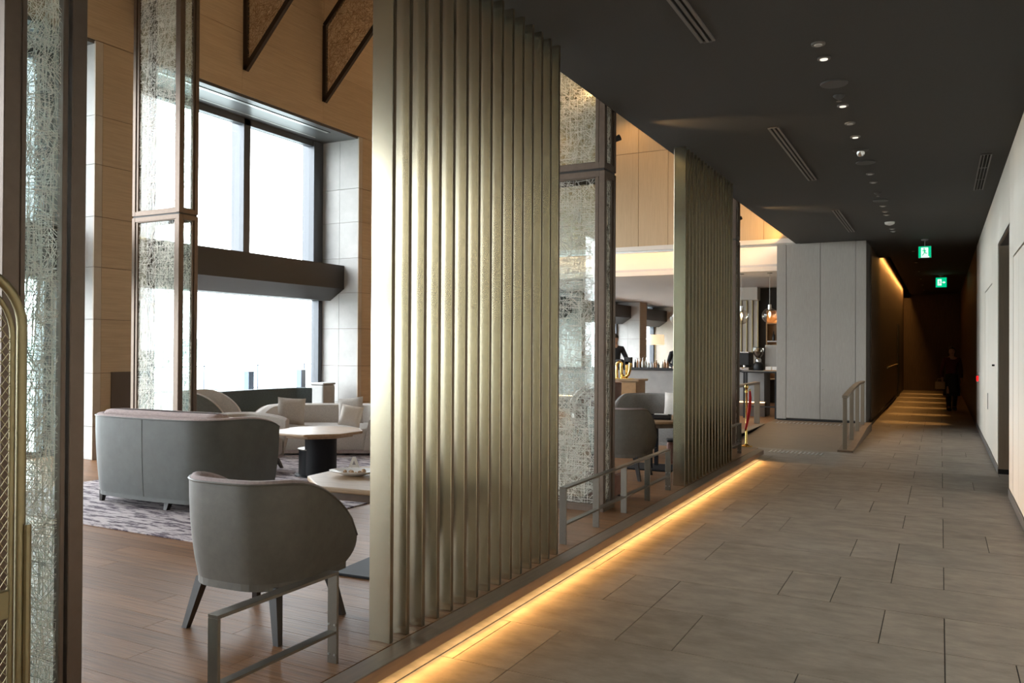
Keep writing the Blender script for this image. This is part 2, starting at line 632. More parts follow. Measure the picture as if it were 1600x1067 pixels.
rpanel(9.755, 11.5, 2.77, ZC)
for y0, y1 in ((-15.9, -9.0), (-9.0, -5.5), (-5.5, -2.0), (-2.0, 1.6), (1.6, 4.8)):
    rpanel(y0, y1, 0.09, ZC)
# flush door leaf with its outline, then the wall on to the recess
rpanel(4.8, 8.0, 0.09, ZC)
rpanel(8.0, 9.25, 2.41, ZC)
d1 = struct(bx('door_1', 'right_wall', None, XR + .002, XR + .03, 8.012, 8.62, 0.095, 2.395))
d1b = struct(bx('door_2', 'right_wall', None, XR + .002, XR + .03, 8.628, 9.238, 0.095, 2.395))
rpanel(9.25, 9.75, 0.09, ZC)
rpanel(11.5, 12.9, 0.09, ZC)
rpanel(12.9, 14.9, 2.41, ZC)
d3 = struct(bx('door_3', 'right_wall', None, XR + .002, XR + .03, 12.912, 13.896, 0.095, 2.395))
d4 = struct(bx('door_4', 'right_wall', None, XR + .002, XR + .03, 13.904, 14.888, 0.095, 2.395))
bx('door_pull', 'vent_dark', d4, XR - .004, XR + .004, 13.99, 14.02, 0.62, 0.86)
MB().tube([(XR - .03, 12.3, 1.3), (XR, 12.3, 1.3)], .012).build('wall_knob', 'vent_dark', wall_r)
rpanel(14.9, 18.3, 0.09, ZC)
struct(MB().box(XR - .008, XR + .03, YF, 9.75, 0, 0.085).box(XR - .008, XR + .03, 11.5, 18.3, 0, 0.085).build('baseboard_right', 'baseboard'))
struct(bx('wall_right_end', 'dark_wood', None, XR, XR + .2, 18.3, 33.6, -.05, ZC + .02))
# recessed doorway
rec = struct(MB().box(XR, 1.15, 11.485, 11.62, 0, 2.76).build('door_5', 'jamb', bevel=.003))
bx('stop', 'brass_pale', rec, 0.80, 0.82, 11.46, 11.485, 0.05, 2.72)
bx('door_leaf', 'door_dark', rec, 0.88, 0.93, 9.75, 11.48, 0.01, 2.74)
bx('head', 'jamb', rec, XR, 1.15, 9.7, 11.62, 2.761, 2.80)
bx('jamb', 'jamb', rec, XR + .02, 1.15, 9.64, 9.75, 0, 2.76)
bx('kick', 'vent_dark', rec, XR - .003, 0.80, 11.477, 11.485, 0, .06)

# ---- grey cabinet block and the dark corridor wall after it
cab = thing('storage_cabinet', 'tall grey wood veneer cabinet with double doors at the end of the ramp', 'cabinet', (-2.02, 16.4, ZP))
bx('carcass', 'wall_gap', cab, -.80, .80, .03, 1.0, 0.03, 3.395)
bx('plinth', 'black_matte', cab, -.79, .79, .04, .98, 0.0, .03)
for i, (a, b2) in enumerate(((-.80, -.62), (.62, .80))):
    bx('side_panel', 'cabinet_grey', cab, a + .003, b2 - .003, 0, .03, .03, 3.395, .002)
for i, (a, b2) in enumerate(((-.62, 0), (0, .62))):
    d = bx('door', 'cabinet_grey', cab, a + .004, b2 - .004, .002, .03, .05, 3.395, .002)
    if i:
        MB().tube([(.05, -.018, .98), (.05, .002, .98)], .013, 10).build('knob', 'chrome', d)
struct(bx('wall_corridor', 'dark_wood', None, -1.4, -1.2, 17.42, 19.8, -.05, ZC + .02))
struct(bx('wall_corridor_recess', 'dark_wood', None, -1.4, -1.215, 19.8, 33.6, -.05, 3.9))
struct(MB().prism([(-1.4, 3.9), (-1.02, 3.9), (-1.02, ZC), (-.98, ZC), (-.98, 3.95), (-1.4, 3.95)], 19.8, 33.6, 'y').build('trim_7', 'ceiling_dark'))
struct(bx('trim_12', 'ceiling_dark', None, -1.4, -.98, 19.76, 19.80, ZC, 3.95))
struct(bx('trim_13', 'dark_wood', None, -1.4, -.98, 33.5, 33.6, 3.4, 3.95))
struct(bx('ceiling_side', 'bar_ceiling', None, -2.86, -1.38, 17.41, YMAX, 3.06, 3.2))
dk = struct(bx('door_6', 'black_matte', None, -1.22, -1.19, 28.3, 29.6, 0, 2.3))
MB().tube([(-1.16, 22.2, 1.05), (-1.16, 27.4, 1.05)], .02, 8).build('handrail', 'brass_pale', dk)

# ---- wall above the bar front
wb = struct(bx('wall_back', 'tan_gap', None, XW - 1, -2.42, YB + .02, YB + .14, 3.62, 10.4))
xx = -2.43
while xx > XW:
    bx('panel', 'orange_panel', wb, max(xx - 0.64, XW) + .004, xx - .004, YB, YB + .02, 3.63, 5.6)
    bx('panel', 'orange_panel', wb, max(xx - 0.64, XW) + .004, xx - .004, YB, YB + .02, 5.61, 8.4)
    xx -= 0.64
struct(bx('trim_8', 'white_paint', None, XW, -2.40, YB - .02, YB + .16, 3.54, 3.63))
struct(bx('trim_9', 'silver_slot', None, XW, -2.40, YB + .02, YB + .10, 3.50, 3.54))

# ---- window wall with piers, stone reveals, tan panels
wl = MB()
wl.box(XG - .15, XW - .022, YMIN, YMAX, 5.17, 9.0)
piers = []
for k in range(-5, 5):
    y0 = PIER0 + k * PITCH
    if y0 > YMAX - .8:
        continue
    piers.append(y0)
    wl.box(XG - .1, XW - .022, y0 + .022, y0 + PIERW - .022, 0.05, 5.17)
wall_l = struct(wl.build('wall_left', 'tan_gap'))
ZJ = [ZP, .52, 1.16, 1.81, 2.44, 3.05, 3.68, 4.27, 5.165]
for y0 in piers:
    for a, b2 in zip(ZJ, ZJ[1:]):
        if y0 < 0 or y0 > 27.5:
            a, b2 = ZP, 5.165
        g = .003
        bx('stone_panel', 'stone_warm', wall_l, XW - .022, XW, y0, y0 + .10, a + g, b2 - g)
        bx('tan_panel', 'tan_panel', wall_l, XW - .022, XW - .002, y0 + .105, y0 + PIERW, a + g, b2 - g)
        for (xa, xb) in ((XW - .022, XW - .42), (XW - .426, XG + .0)):
            bx('stone_panel', 'stone', wall_l, xb, xa, y0, y0 + .02, a + g, b2 - g)
            bx('stone_panel', 'stone', wall_l, xb, xa, y0 + PIERW - .02, y0 + PIERW - .001, a + g, b2 - g)
        if y0 < 0 or y0 > 27.5:
            break
yy = 10.41 - 15 * 1.755
while yy < YMAX - 1:
    for a, b2 in ((5.17, 6.05), (6.05, 6.85), (6.85, 8.9)):
        bx('tan_panel', 'tan_panel', wall_l, XW - .022, XW, yy + .002, yy + 1.753, a + .002, b2 - .002)
    yy += 1.755
# dark service door by the pier
struct(bx('door_7', 'bar_base', None, XW - .005, XW + .012, 6.57, 6.99, ZP, 1.17))

for i, y0 in enumerate(piers):
    a, b2 = y0 + PIERW, y0 + PITCH
    if b2 > YMAX:
        b2 = YMAX
    w = struct(MB().box(XG - .05, XW - .03, a, b2, 5.13, 5.168).build('window_%d' % (i + 1), 'soffit'))
    bx('slot', 'silver_slot', w, XW - .26, XW - .20, a + .3, b2 - .55, 5.126, 5.132)
    bx('slot', 'vent_dark', w, XW - .20, XW - .17, a + .3, b2 - .55, 5.126, 5.132)
    bx('slot', 'silver_slot', w, XG + .20, XG + .22, a + .2, b2 - .4, 5.126, 5.132)
    # spandrel beam
    MB().prism([(XW - .31, 2.92), (XW - .31, 2.51), (XW - .62, 2.31), (XG - .1, 2.31), (XG - .1, 2.92)], a, b2, 'y').build('spandrel', 'beam_dark', w)
    # frames
    for (p, q) in ((a, a + .10), (b2 - .24, b2)):
        bx('jamb', 'window_frame', w, XG - .22, XG + .05, p, q, 2.92, 5.13, .004)
    bx('mullion', 'window_frame', w, XG - .25, XG + .03, a + 2.42, a + 2.56, 2.92, 5.13, .004)
    bx('rail', 'window_frame', w, XG - .1, XG + .03, a, b2, 5.03, 5.13)
    bx('rail', 'window_frame', w, XG - .1, XG + .03, a, b2, 2.92, 2.97)
    for (p, q) in ((a, a + .08), (b2 - .10, b2)):
        bx('jamb', 'window_frame', w, XG - .12, XG + .05, p, q, .19, 2.31, .004)
    bx('sill', 'window_frame', w, XG - .12, XG + .06, a, b2, 0.0, .19)
    bx('glass_pane', 'window_glass', w, XG - .06, XG - .05, a + .1, a + 2.42, 2.97, 5.03)
    bx('glass_pane', 'window_glass', w, XG - .06, XG - .05, a + 2.56, b2 - .24, 2.97, 5.03)
    bx('glass_pane', 'window_glass', w, XG - .06, XG - .05, a + .08, b2 - .1, .19, 2.31)

# ================================================================== OUTSIDE
struct(bx('terrace', 'terrace', None, -13.2, XG - .25, -20, 40, -.3, .02))
gr = struct(MB().box(-2600, -13.3, -1500, 2600, -14.2, -14).build('ground', 'ground'))


def hill(label, cx, cy, length, height, seed, ang):
    r2 = random.Random(seed)
    m = MB()
    n = 40
    ph = [r2.random() * 6 for _ in range(5)]
    rows = []
    for j, (d, hh) in enumerate(((-70, 0), (-35, .55), (0, 1), (40, .6), (80, 0))):
        row = []
        for i in range(n + 1):
            u = i / n
            env = math.sin(PI * u) ** 0.7
            z = height * env * (0.72 + 0.16 * math.sin(9 * u + ph[0]) + 0.08 * math.sin(21 * u + ph[1]) + .04 * math.sin(47 * u + ph[2])) * hh - 14
            row.append((-length / 2 + length * u, d + 8 * math.sin(7 * u + ph[3]), z))
        rows.append(row)
    m.v = [p for rw in rows for p in rw]
    for j in range(4):
        for i in range(n):
            m.f.append((j * (n + 1) + i, j * (n + 1) + i + 1, (j + 1) * (n + 1) + i + 1, (j + 1) * (n + 1) + i))
    o = m.build('hill', 'hill', smooth=True)
    o.location = (cx, cy, 0)
    o.rotation_euler = (0, 0, R(ang))
    return tag(o, label, 'hill')


hill('long pale hill beyond the window', -900, 1100, 1500, 60, 3, 40)
hill('lower pale hill nearer the building', -760, 420, 700, 26, 5, 62)

rail_o = thing('terrace_railing', 'thin wire railing along the terrace outside the windows', 'railing', (-12.6, 9, .02))
for k in range(16):
    MB().tube([(0, -9 + k * 1.4, 0), (0, -9 + k * 1.4, 1.1)], .012, 6).build('post', 'post_blue', rail_o)
for z in (1.08, .62):
    MB().tube([(0, -9.5, z), (0, 13, z)], .009, 6).build('wire', 'post_blue', rail_o)
for i, (x, yy2) in enumerate(((-10.35, 10.15), (-10.35, 11.42))):
    p = thing('terrace_post', ('blue grey square post outside the window, by the teal banquette', 'blue grey square post outside the window, beside the stone reveal')[i], 'post', (x, yy2, .02), 0, 'posts on the terrace')
    bx('shaft', 'post_blue', p, -.06, .06, -.06, .06, 0.012, 1.05, .004)
    bx('foot', 'window_frame', p, -.1, .1, -.1, .1, 0, .012)

# ================================================================== SLAT SCREENS
slat_me = None


def slat_screen(label, y0, n, step):
    global slat_me
    t = thing('slat_screen', label, 'screen', (-2.32, y0 + step * n / 2, ZP), 0, 'metal slat screens along the step')
    if slat_me is None:
        ob = MB().box(-.06, .06, -.014, .014, 0, ZC - ZP + .003).build('slat', 'slat_metal', bevel=.002)
        slat_me = ob.data
        # bake the bevel
        dg = bpy.context.evaluated_depsgraph_get()
        slat_me = bpy.data.meshes.new_from_object(ob.evaluated_get(dg))
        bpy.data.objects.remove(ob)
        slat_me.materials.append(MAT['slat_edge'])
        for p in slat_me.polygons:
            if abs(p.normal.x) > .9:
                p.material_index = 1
    for k in range(n):
        s = bpy.data.objects.new('slat', slat_me)
        COL.objects.link(s)
        s.parent = t
        s.location = (0, y0 + k * step - (y0 + step * n / 2), 0)
    return t


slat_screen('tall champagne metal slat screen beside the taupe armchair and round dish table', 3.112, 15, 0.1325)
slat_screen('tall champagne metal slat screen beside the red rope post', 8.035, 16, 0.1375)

# ================================================================== MESH SCREEN COLUMNS


def wires(mb, x0, x1, z0, z1, seed, cell, seglen, th, plane='xz', off=0.0):
    """random crossing wires filling a rectangle; plane xz (at y=off) or yz (at x=off)"""
    r2 = random.Random(seed)
    A = (x1 - x0) * (z1 - z0)
    n = int(A / (cell * seglen))
    dirs = [(0, 6), (90, 6), (45, 12), (-45, 12), (66, 8), (-28, 8)]
    wts = [1.0, .8, .45, .45, .2, .2]
    for (ang, jit), w in zip(dirs, wts):
        for _ in range(int(n * w)):
            a = R(ang + r2.uniform(-jit, jit))
            L = seglen * r2.uniform(.6, 1.5)
            cx, cz = r2.uniform(x0, x1), r2.uniform(z0, z1)
            dx, dz = math.cos(a), math.sin(a)
            t0, t1 = -L / 2, L / 2
            ok = True
            for c, d, lo, hi in ((cx, dx, x0, x1), (cz, dz, z0, z1)):
                if abs(d) > 1e-6:
                    ta, tb = (lo - c) / d, (hi - c) / d
                    if ta > tb:
                        ta, tb = tb, ta
                    t0, t1 = max(t0, ta), min(t1, tb)
            if t1 - t0 < .01:
                continue
            px_, pz_ = -dz * th / 2, dx * th / 2
            d = th * .5
            b = len(mb.v)
            for t in (t0, t1):
                for (s, o2) in ((1, -d), (-1, -d), (0, d)):
                    u, v = cx + dx * t + s * px_, cz + dz * t + s * pz_
                    mb.v.append((u, off + o2, v) if plane == 'xz' else (off + o2, u, v))
            mb.f += [(b, b + 1, b + 4, b + 3), (b + 1, b + 2, b + 5, b + 4), (b + 2, b, b + 3, b + 5)]


def screen_column(label, x0, y0, ztop, sides, cell=.016, seed=1, top2=True):
    """box column x0..x0+.8, y0..y0+.27; stacked framed panels of wire in glass"""
    W, D = 0.80, 0.27
    t = thing('mesh_screen', label, 'screen', (x0 + W / 2, y0 + D / 2, ZP), 0, 'framed wire mesh screens')
    hx, hy = W / 2, D / 2
    segs = [(0.0, 2.875), (2.895, ztop - ZP)]
    for si, (z0, z1) in enumerate(segs):
        # corner posts: two stepped profiles
        for sx in (-1, 1):
            for sy in (-1, 1):
                m = MB()
                cx, cy = sx * (hx - .026), sy * (hy - .026)
                m.box(cx - .026, cx + .026, cy - .026, cy + .026, z0, z1)
                fr = m.build('corner_post', 'bronze', t, bevel=.003)
        for face in sides:
            inset = .058
            fm = MB()
            if face in 'FB':
                yy2 = (-hy if face == 'F' else hy)
                s = 1 if face == 'F' else -1
                ya, yb = sorted((yy2 + s * .010, yy2 + s * .040))
                xa, xb = -hx + inset, hx - inset
                fm.box(xa, xa + .034, ya, yb, z0, z1).box(xb - .034, xb, ya, yb, z0, z1)
                fm.box(xa + .034, xb - .034, ya, yb, z0, z0 + .06).box(xa + .034, xb - .034, ya, yb, z1 - .06, z1)
                o = fm.build('panel_frame', 'bronze', t, bevel=.003)
                mm = MB()
                wires(mm, xa + .034, xb - .034, z0 + .06, min(z1, 5.9) - .06, seed + si * 7 + ord(face), cell, .14, .0024, 'xz', (ya + yb) / 2)
                stuff(mm.build('wire_mesh', 'wire', o))
                ym = (ya + yb) / 2
                bx('glass_pane', 'screen_glass', o, xa + .034, xb - .034, ym + .006, ym + .009, z0 + .06, z1 - .06)
            else:
                xx2 = hx if face == 'R' else -hx
                s = -1 if face == 'R' else 1
                xa, xb = sorted((xx2 + s * .010, xx2 + s * .040))
                ya, yb = -hy + inset, hy - inset
                fm.box(xa, xb, ya, ya + .018, z0, z1).box(xa, xb, yb - .018, yb, z0, z1)
                fm.box(xa, xb, ya + .018, yb - .018, z0, z0 + .06).box(xa, xb, ya + .018, yb - .018, z1 - .06, z1)
                o = fm.build('panel_frame', 'bronze', t, bevel=.003)
                mm = MB()
                wires(mm, ya + .018, yb - .018, z0 + .06, min(z1, 5.9) - .06, seed + si * 5 + ord(face), cell * .8, .10, .0011, 'yz', (xa + xb) / 2)
                stuff(mm.build('wire_mesh', 'wire', o))
                xm = (xa + xb) / 2
                bx('glass_pane', 'screen_glass', o, xm - .009, xm - .006, ya + .018, yb - .018, z0 + .06, z1 - .06)
        # rails joining the posts
        for zz in ((z0, z0 + .05), (z1 - .05, z1)):
            bx('rail', 'bronze', t, -hx + .052, hx - .052, -hy + .002, -hy + .012, *zz)
            bx('rail', 'bronze', t, -hx + .052, hx - .052, hy - .012, hy - .002, *zz)
            bx('rail', 'bronze', t, -hx + .002, -hx + .012, -hy + .052, hy - .052, *zz)
            bx('rail', 'bronze', t, hx - .012, hx - .002, -hy + .052, hy - .052, *zz)
        if si == 0:
            bx('joint', 'bronze_dark', t, -hx + .01, hx - .01, -hy + .01, hy - .01, z1, z1 + .02)
    return t


screen_column('wire mesh and glass screen next to the brass trolley', -3.30, 1.46, 6.9, 'FBRL', .0145, 11)
screen_column('wire mesh and glass screen behind the slate sofa, in front of the window wall', -8.44, 6.42, 6.9, 'FBRL', .021, 21)
screen_column('wire mesh and glass screen behind the long low five-post rail', -3.30, 6.42, 6.9, 'FBRL', .021, 31)
screen_column('wire mesh and glass screen behind the red rope post', -3.30, 11.38, 6.9, 'FRL', .03, 41)

# small uplights tucked behind the screens at the ceiling edge
for i, y0 in enumerate((6.76, 11.72)):
    t = thing('spotlight', ('small spotlight behind the mesh screen near the long low rail', 'small spotlight behind the mesh screen near the red rope post')[i], 'light', (-2.56, y0 + .02, 3.33), 0, 'spotlights at the ceiling edge')
    MB().tube([(0, 0, 0), (.05, .03, .03)], [.022, .028], 12).build('can', 'black_matte', t)
    bx('bracket', 'black_matte', t, -.02, .02, -.095, -.0, -.03, .01)
    spot('screen_spot_light', (-2.56, y0 + .10, 3.37), (-1.5, y0 + .75, 3.56), 34, WARM, 34, .9, .02)

# fins hanging off the upper wall
for i, yf in enumerate((6.90, 8.69, 10.41)):
    t = thing('mesh_fin', ('slanted mesh fin on the upper wall above the mesh screen', 'slanted mesh fin on the upper wall, the middle one of three', 'slanted mesh fin on the upper wall next to the slat screen')[i], 'panel', (XW, yf, 5.52), 0, 'mesh fins on the upper wall')
    A, B, C2, D2 = (.03, 0, 0), (.03, 0, 1.25), (2.9, 0, 4.2), (2.9, 0, 2.98)
    for nm, p, q in (('wall_bar', A, B), ('top_bar', B, C2), ('bottom_bar', A, D2), ('end_bar', D2, C2)):
        MB().beam(p, q, .075, .055, (0, 1, 0)).build('frame_bar', 'fin_frame', t)
    m = MB()
    r2 = random.Random(50 + i)
    for k in range(4200):
        # short wires inside the parallelogram
        u, v = r2.uniform(.02, .98), r2.uniform(.04, .96)
        x = .03 + 2.87 * u
        z = (2.98) * u + 1.23 * v
        a = R(r2.choice((0, 90, 45, -45)) + r2.uniform(-8, 8))
        L = r2.uniform(.05, .14)
        p = (x - math.cos(a) * L / 2, 0, z - math.sin(a) * L / 2)
        q = (x + math.cos(a) * L / 2, 0, z + math.sin(a) * L / 2)
        m.beam(p, q, .003, .003, (0, 1, 0))
    stuff(m.build('wire_mesh', 'wire_bronze', t))

# ================================================================== LOW RAILS


def low_rail(label, ys, x=-2.345, top=.40, two=True):
    y0 = ys[0]
    t = thing('guard_rail', label, 'railing', (x, y0, ZP), 0, 'low flat-bar rails on the step')
    for i, y in enumerate(ys):
        p = bx('post', 'steel', t, -.026, .026, y - y0 - .007, y - y0 + .007, 0, top - .014, .0015)
        if i == len(ys) - 1:
            for zz in (.04, .17):
                for sx in (-.016, .016):
                    MB().tube([(sx, y - y0 - .012, zz), (sx, y - y0 - .007, zz)], .005, 8).build('bolt', 'bolt', p)
    bx('top_bar', 'steel', t, -.026, .026, -.007, ys[-1] - y0 + .007, top - .014, top, .0015)
    bx('lower_bar', 'steel', t, -.022, .022, .007, ys[-1] - y0 - .007, .13, .142, .0015)
    return t


low_rail('short low steel rail in front of the taupe armchair', (2.14, 2.80))
low_rail('long low five-post steel rail between the two slat screens', (5.25, 5.87, 6.49, 7.11, 7.74))
low_rail('short low steel rail at the end of the slats by the red rope post', (10.32, 10.92))

# ramp handrails
t = thing('ramp_handrail', 'bronze handrail with four posts on the sloping kerb by the cabinet', 'railing', (-1.24, 12.85, 0.03))
ps = (0.0, 1.02, 2.0, 3.05)
zt = (.77, .84, .885, .885)
zb = (0, .035, .086, .118)
for k in range(4):
    bx('post', 'jamb', t, -.03, .03, ps[k] - .012, ps[k] + .012, zb[k], zt[k] - .02, .003)
for (a, b2) in ((0, 1), (1, 2), (2, 3)):
    MB().beam((0, ps[a] - .02, zt[a]), (0, ps[b2] + .02, zt[b2]), .075, .035).build('top_bar', 'jamb', t)
t = thing('ramp_handrail', 'bronze handrail with a single end post on the lounge side of the ramp', 'railing', (-3.0, 15.45, ZP))
for yq in (-2.4, 0):
    bx('post', 'jamb', t, -.05, .05, yq - .02, yq + .02, 0, .74, .003)
MB().beam((0, -2.45, .75), (0, .03, .75), .10, .04).build('top_bar', 'jamb', t)

# ================================================================== SEATING


def tub(w, d, r, z0, zb_, zf, th, taper=.9, bulge=0.0, nb=10, na=7, ns=8, flare=.0, drop_start=.12):
    """U-shaped shell; back at y=0, front at y=d. Returns (outer, lining) builders."""
    pts = []
    for i in range(ns):
        pts.append((-w, d - (d - r) * i / ns))
    for i in range(na):
        a = PI / 2 * i / na
        pts.append((-w + r - r * math.cos(a), r - r * math.sin(a)))
    for i in range(nb):
        pts.append((-w + r + (2 * w - 2 * r) * i / nb, 0))
    for i in range(na):
        a = PI / 2 * i / na
        pts.append((w - r + r * math.sin(a), r - r * math.cos(a)))
    for i in range(ns + 1):
        pts.append((w, r + (d - r) * i / ns))
    P2 = []
    for x, y in pts:
        P2.append((x, y - bulge * (1 - min(1, (x / w) ** 2))))
    n = len(P2)
    nor = []
    for i in range(n):
        a, b2 = P2[max(i - 1, 0)], P2[min(i + 1, n - 1)]
        tx, ty = b2[0] - a[0], b2[1] - a[1]
        l = math.hypot(tx, ty)
        nor.append((ty / l, -tx / l))   # outward

    def ztop(i):
        y = P2[i][1]
        u = max(0.0, min(1.0, (y - drop_start) / (d - drop_start)))
        return zf + (zb_ - zf) * (1 - u ** 2.1) ** .7 * (1 - .12 * u)
    outer, inner = MB(), MB()
    K = 5
    cy = d * .5
    rows_o, rows_i = [], []
    for k in range(K + 1):
        f = k / K
        sc = taper + (1 - taper) * (1 - (1 - f) ** 2.2)
        row = []
        for i, (x, y) in enumerate(P2):
            zt_ = ztop(i)
            row.append((x * sc, cy + (y - cy) * sc, z0 + (zt_ - z0) * f * 1.0))
        rows_o.append(row)
    # rim
    for off, dz in ((.25, .018), (.6, .020), (1.0, 0.0)):
        rows_i.append([(x - nor[i][0] * th * off, y - nor[i][1] * th * off, ztop(i) + dz) for i, (x, y) in enumerate(P2)])
    for f in (.75, .45, 0.0):
        rows_i.append([(x - nor[i][0] * th * (1 + .5 * (1 - f)), y - nor[i][1] * th * (1 + .5 * (1 - f)), z0 + (ztop(i) - z0) * f) for i, (x, y) in enumerate(P2)])
    rows_i.insert(0, rows_o[-1])

    def skin(mb, rows):
        b = len(mb.v)
        for rw in rows:
            mb.v += rw
        for j in range(len(rows) - 1):
            for i in range(n - 1):
                mb.f.append((b + j * n + i, b + j * n + i + 1, b + (j + 1) * n + i + 1, b + (j + 1) * n + i))
    skin(outer, rows_o)
    skin(inner, rows_i)
    # end caps of the shell at the two fronts belong to the lining
    for e in (0, n - 1):
        b = len(inner.v)
        oc = [rw[e] for rw in rows_o]
        ic = [rw[e] for rw in rows_i[1:]]
        ring = oc + ic
        inner.v += ring
        inner.f.append(tuple(range(b, b + len(ring))) if e else tuple(range(b, b + len(ring)))[::-1])
    floor_poly = [(x * taper * .995, cy + (y - cy) * taper * .995) for x, y in P2]
    return outer, inner, floor_poly, P2, ztop


def seat_cushion(x, y0, y1, z0, z1, rr=.05):
    m = MB()
    n = 5
    for (zz, inset) in ((z0, .012), (z0 + .02, 0), (z1 - .035, 0), (z1 - .01, .014), (z1, .045)):
        xa, ya, yb = x - inset, y0 + inset, y1 - inset
        ring = []
        for (cx, cy, a0) in ((xa - rr, yb - rr, 0), (-xa + rr, yb - rr, 90), (-xa + rr, ya + rr, 180), (xa - rr, ya + rr, 270)):
            for k in range(n):
                a = R(a0 + 90 * k / (n - 1))
                ring.append((cx + rr * math.cos(a), cy + rr * math.sin(a), zz))
        m.v += ring
    k = 4 * n
    for j in range(4):
        for i in range(k):
            m.f.append((j * k + i, j * k + (i + 1) % k, (j + 1) * k + (i + 1) % k, (j + 1) * k + i))
    m.f.append(tuple(range(k))[::-1])
    m.f.append(tuple(4 * k + i for i in range(k)))
    return m


def leg(p, q, w0, w1):
    m = MB()
    b = 0
    for (c, w) in ((p, w0), (q, w1)):
        for sx, sy in ((-1, -1), (1, -1), (1, 1), (-1, 1)):
            m.v.append((c[0] + sx * w, c[1] + sy * w, c[2]))
    m.f += [(3, 2, 1, 0), (4, 5, 6, 7), (0, 1, 5, 4), (1, 2, 6, 5), (2, 3, 7, 6), (3, 0, 4, 7)]
    return m


def tub_chair(name, label, cat, loc, rz, w=.335, d=.62, r=.22, z0=.27, zb_=.735, zf=.40, th=.055, shell='leather_taupe', lining='fabric_pink',
              legs=.26, bulge=.03, group=None, seatz=.40, taper=.88, drop=.1, legm='leg_dark', back_cushion=False, splay=1.0):
    t = thing(name, label, cat, loc, rz, group)
    o, i, poly, P2, zt_ = tub(w, d, r, z0, zb_, zf, th, taper, bulge, drop_start=drop)
    o.build('shell', shell, t, smooth=True)
    i.build('lining', lining, t, smooth=True)
    # piping round the rim
    MB().tube([(x, y, zt_(k) + .002) for k, (x, y) in enumerate(P2)], .006, 6).build('piping', shell, t, smooth=True)
    MB().prism(poly, z0 - .035, z0 + .01).build('seat_base', shell, t)
    seat_cushion(w - th - .02, th + .02, d - .005, z0 + .01, seatz, .06).build('seat_cushion', lining, t, smooth=True)
    if back_cushion:
        m = seat_cushion(w - th - .03, th - .0, th + .22, seatz, zb_ + .05, .10)
        m.build('back_cushion', lining, t, smooth=True)
    lw, ld = w * taper - (.07 if splay > .5 else .12), d * .5 * taper - .07
    for sx in (-1, 1):
        for sy in (-1, 1):
            zl = z0 - .02
            leg((sx * lw, d / 2 + sy * ld, zl), (sx * (lw + .06 * splay), d / 2 + sy * (ld + .05 * splay), 0), .024, .015).build('leg', legm, t)
    return t


tub_chair('armchair', 'taupe leather tub armchair drawn up to the dish table, behind the short rail', 'armchair', (-2.985, 2.77, ZP), R(3), d=.60, group='tub armchairs beside the slats')
tub_chair('armchair', 'taupe leather tub armchair behind the long five-post rail', 'armchair', (-3.03, 8.02, ZP), R(4), w=.33, d=.6, group='tub armchairs beside the slats')
sofa = tub_chair('sofa', 'slate leather curved two-seat sofa on the patterned rug', 'sofa', (-5.90, 4.64, ZP + .012), R(2), w=.80, d=.72, r=.30, z0=.11, zb_=.755, zf=.66, th=.08,
                 shell='leather_slate', bulge=.07, seatz=.40, taper=.94, drop=.3, back_cushion=True, splay=0.15)
# sofa seams and extra middle leg
for x in (.03,):
    sm = []
    for f in (0, .2, .4, .6, .8, 1):
        q = .94 + .06 * (1 - (1 - f) ** 2.2)
        sm.append((x * q, .36 + (-.07 * (1 - (x / .80) ** 2) - .36) * q - .0005, .11 + .645 * f))
    MB().tube(sm, .0025, 5).build('seam', 'leather_slate', sofa, smooth=True)
leg((.2, .08, .1), (.2, .04, 0), .03, .018).build('leg', 'leg_dark', sofa)

tub_chair('sofa', 'pale pink sofa with two pillows, facing the corridor behind the octagonal table', 'sofa', (-7.50, 8.85, ZP + .012), R(211), w=.80, d=1.12, r=.35, z0=.06, zb_=.56, zf=.44, th=.13,
          shell='fabric_pink', lining='fabric_pale', bulge=.06, seatz=.33, taper=.95, drop=.35)
tub_chair('armchair', 'taupe high-backed tub chair near the window, behind the slate sofa', 'armchair', (-8.40, 7.18, ZP), R(-62), w=.33, d=.62, r=.25, z0=.2, zb_=.80, zf=.46, th=.06,
          shell='leather_taupe', lining='fabric_pale', bulge=.03, seatz=.36, drop=.16)
tub_chair('armchair', 'pinkish tub chair between the slate sofa and the octagonal table', 'armchair', (-7.06, 6.46, ZP + .012), R(-74), w=.36, d=.68, r=.26, z0=.16, zb_=.60, zf=.53, th=.09,
          shell='fabric_pink', lining='fabric_pale', bulge=.03, seatz=.36, drop=.2)


def pillow(label, loc, rot, s=.42, m='fabric_pale', th=.13):
    mb = MB()
    n = 10
    for side in (1, -1):
        b = len(mb.v)
        for j in range(n + 1):
            for i in range(n + 1):
                u, v = i / n * 2 - 1, j / n * 2 - 1
                e = max(0, (1 - u ** 4) * (1 - v ** 4)) ** .5
                pinch = 1 - .06 * (1 - abs(u)) ** 0.5 * abs(v) - .06 * (1 - abs(v)) ** .5 * abs(u)
                mb.v.append((u * s / 2 * pinch, side * th / 2 * e, v * s / 2 * pinch))
        for j in range(n):
            for i in range(n):
                q = (b + j * (n + 1) + i, b + j * (n + 1) + i + 1, b + (j + 1) * (n + 1) + i + 1, b + (j + 1) * (n + 1) + i)
                mb.f.append(q if side < 0 else q[::-1])
    o = mb.build('pillow', m, smooth=True)
    o.location = loc
    o.rotation_euler = rot
    return tag(o, label, 'pillow')


pillow('puckered pale pillow at the window end of the pink sofa', (-7.58, 8.18, ZP + .52), (R(-10), R(4), R(45)), .36)
pillow('pale pillow at the slat screen end of the pink sofa', (-6.93, 8.60, ZP + .525), (R(-12), R(-6), R(15)), .36)
pillow('white pillow lying on the seat of the pink sofa', (-6.62, 8.22, ZP + .50), (R(-25), R(10), R(30)), .28, 'pillow_white')

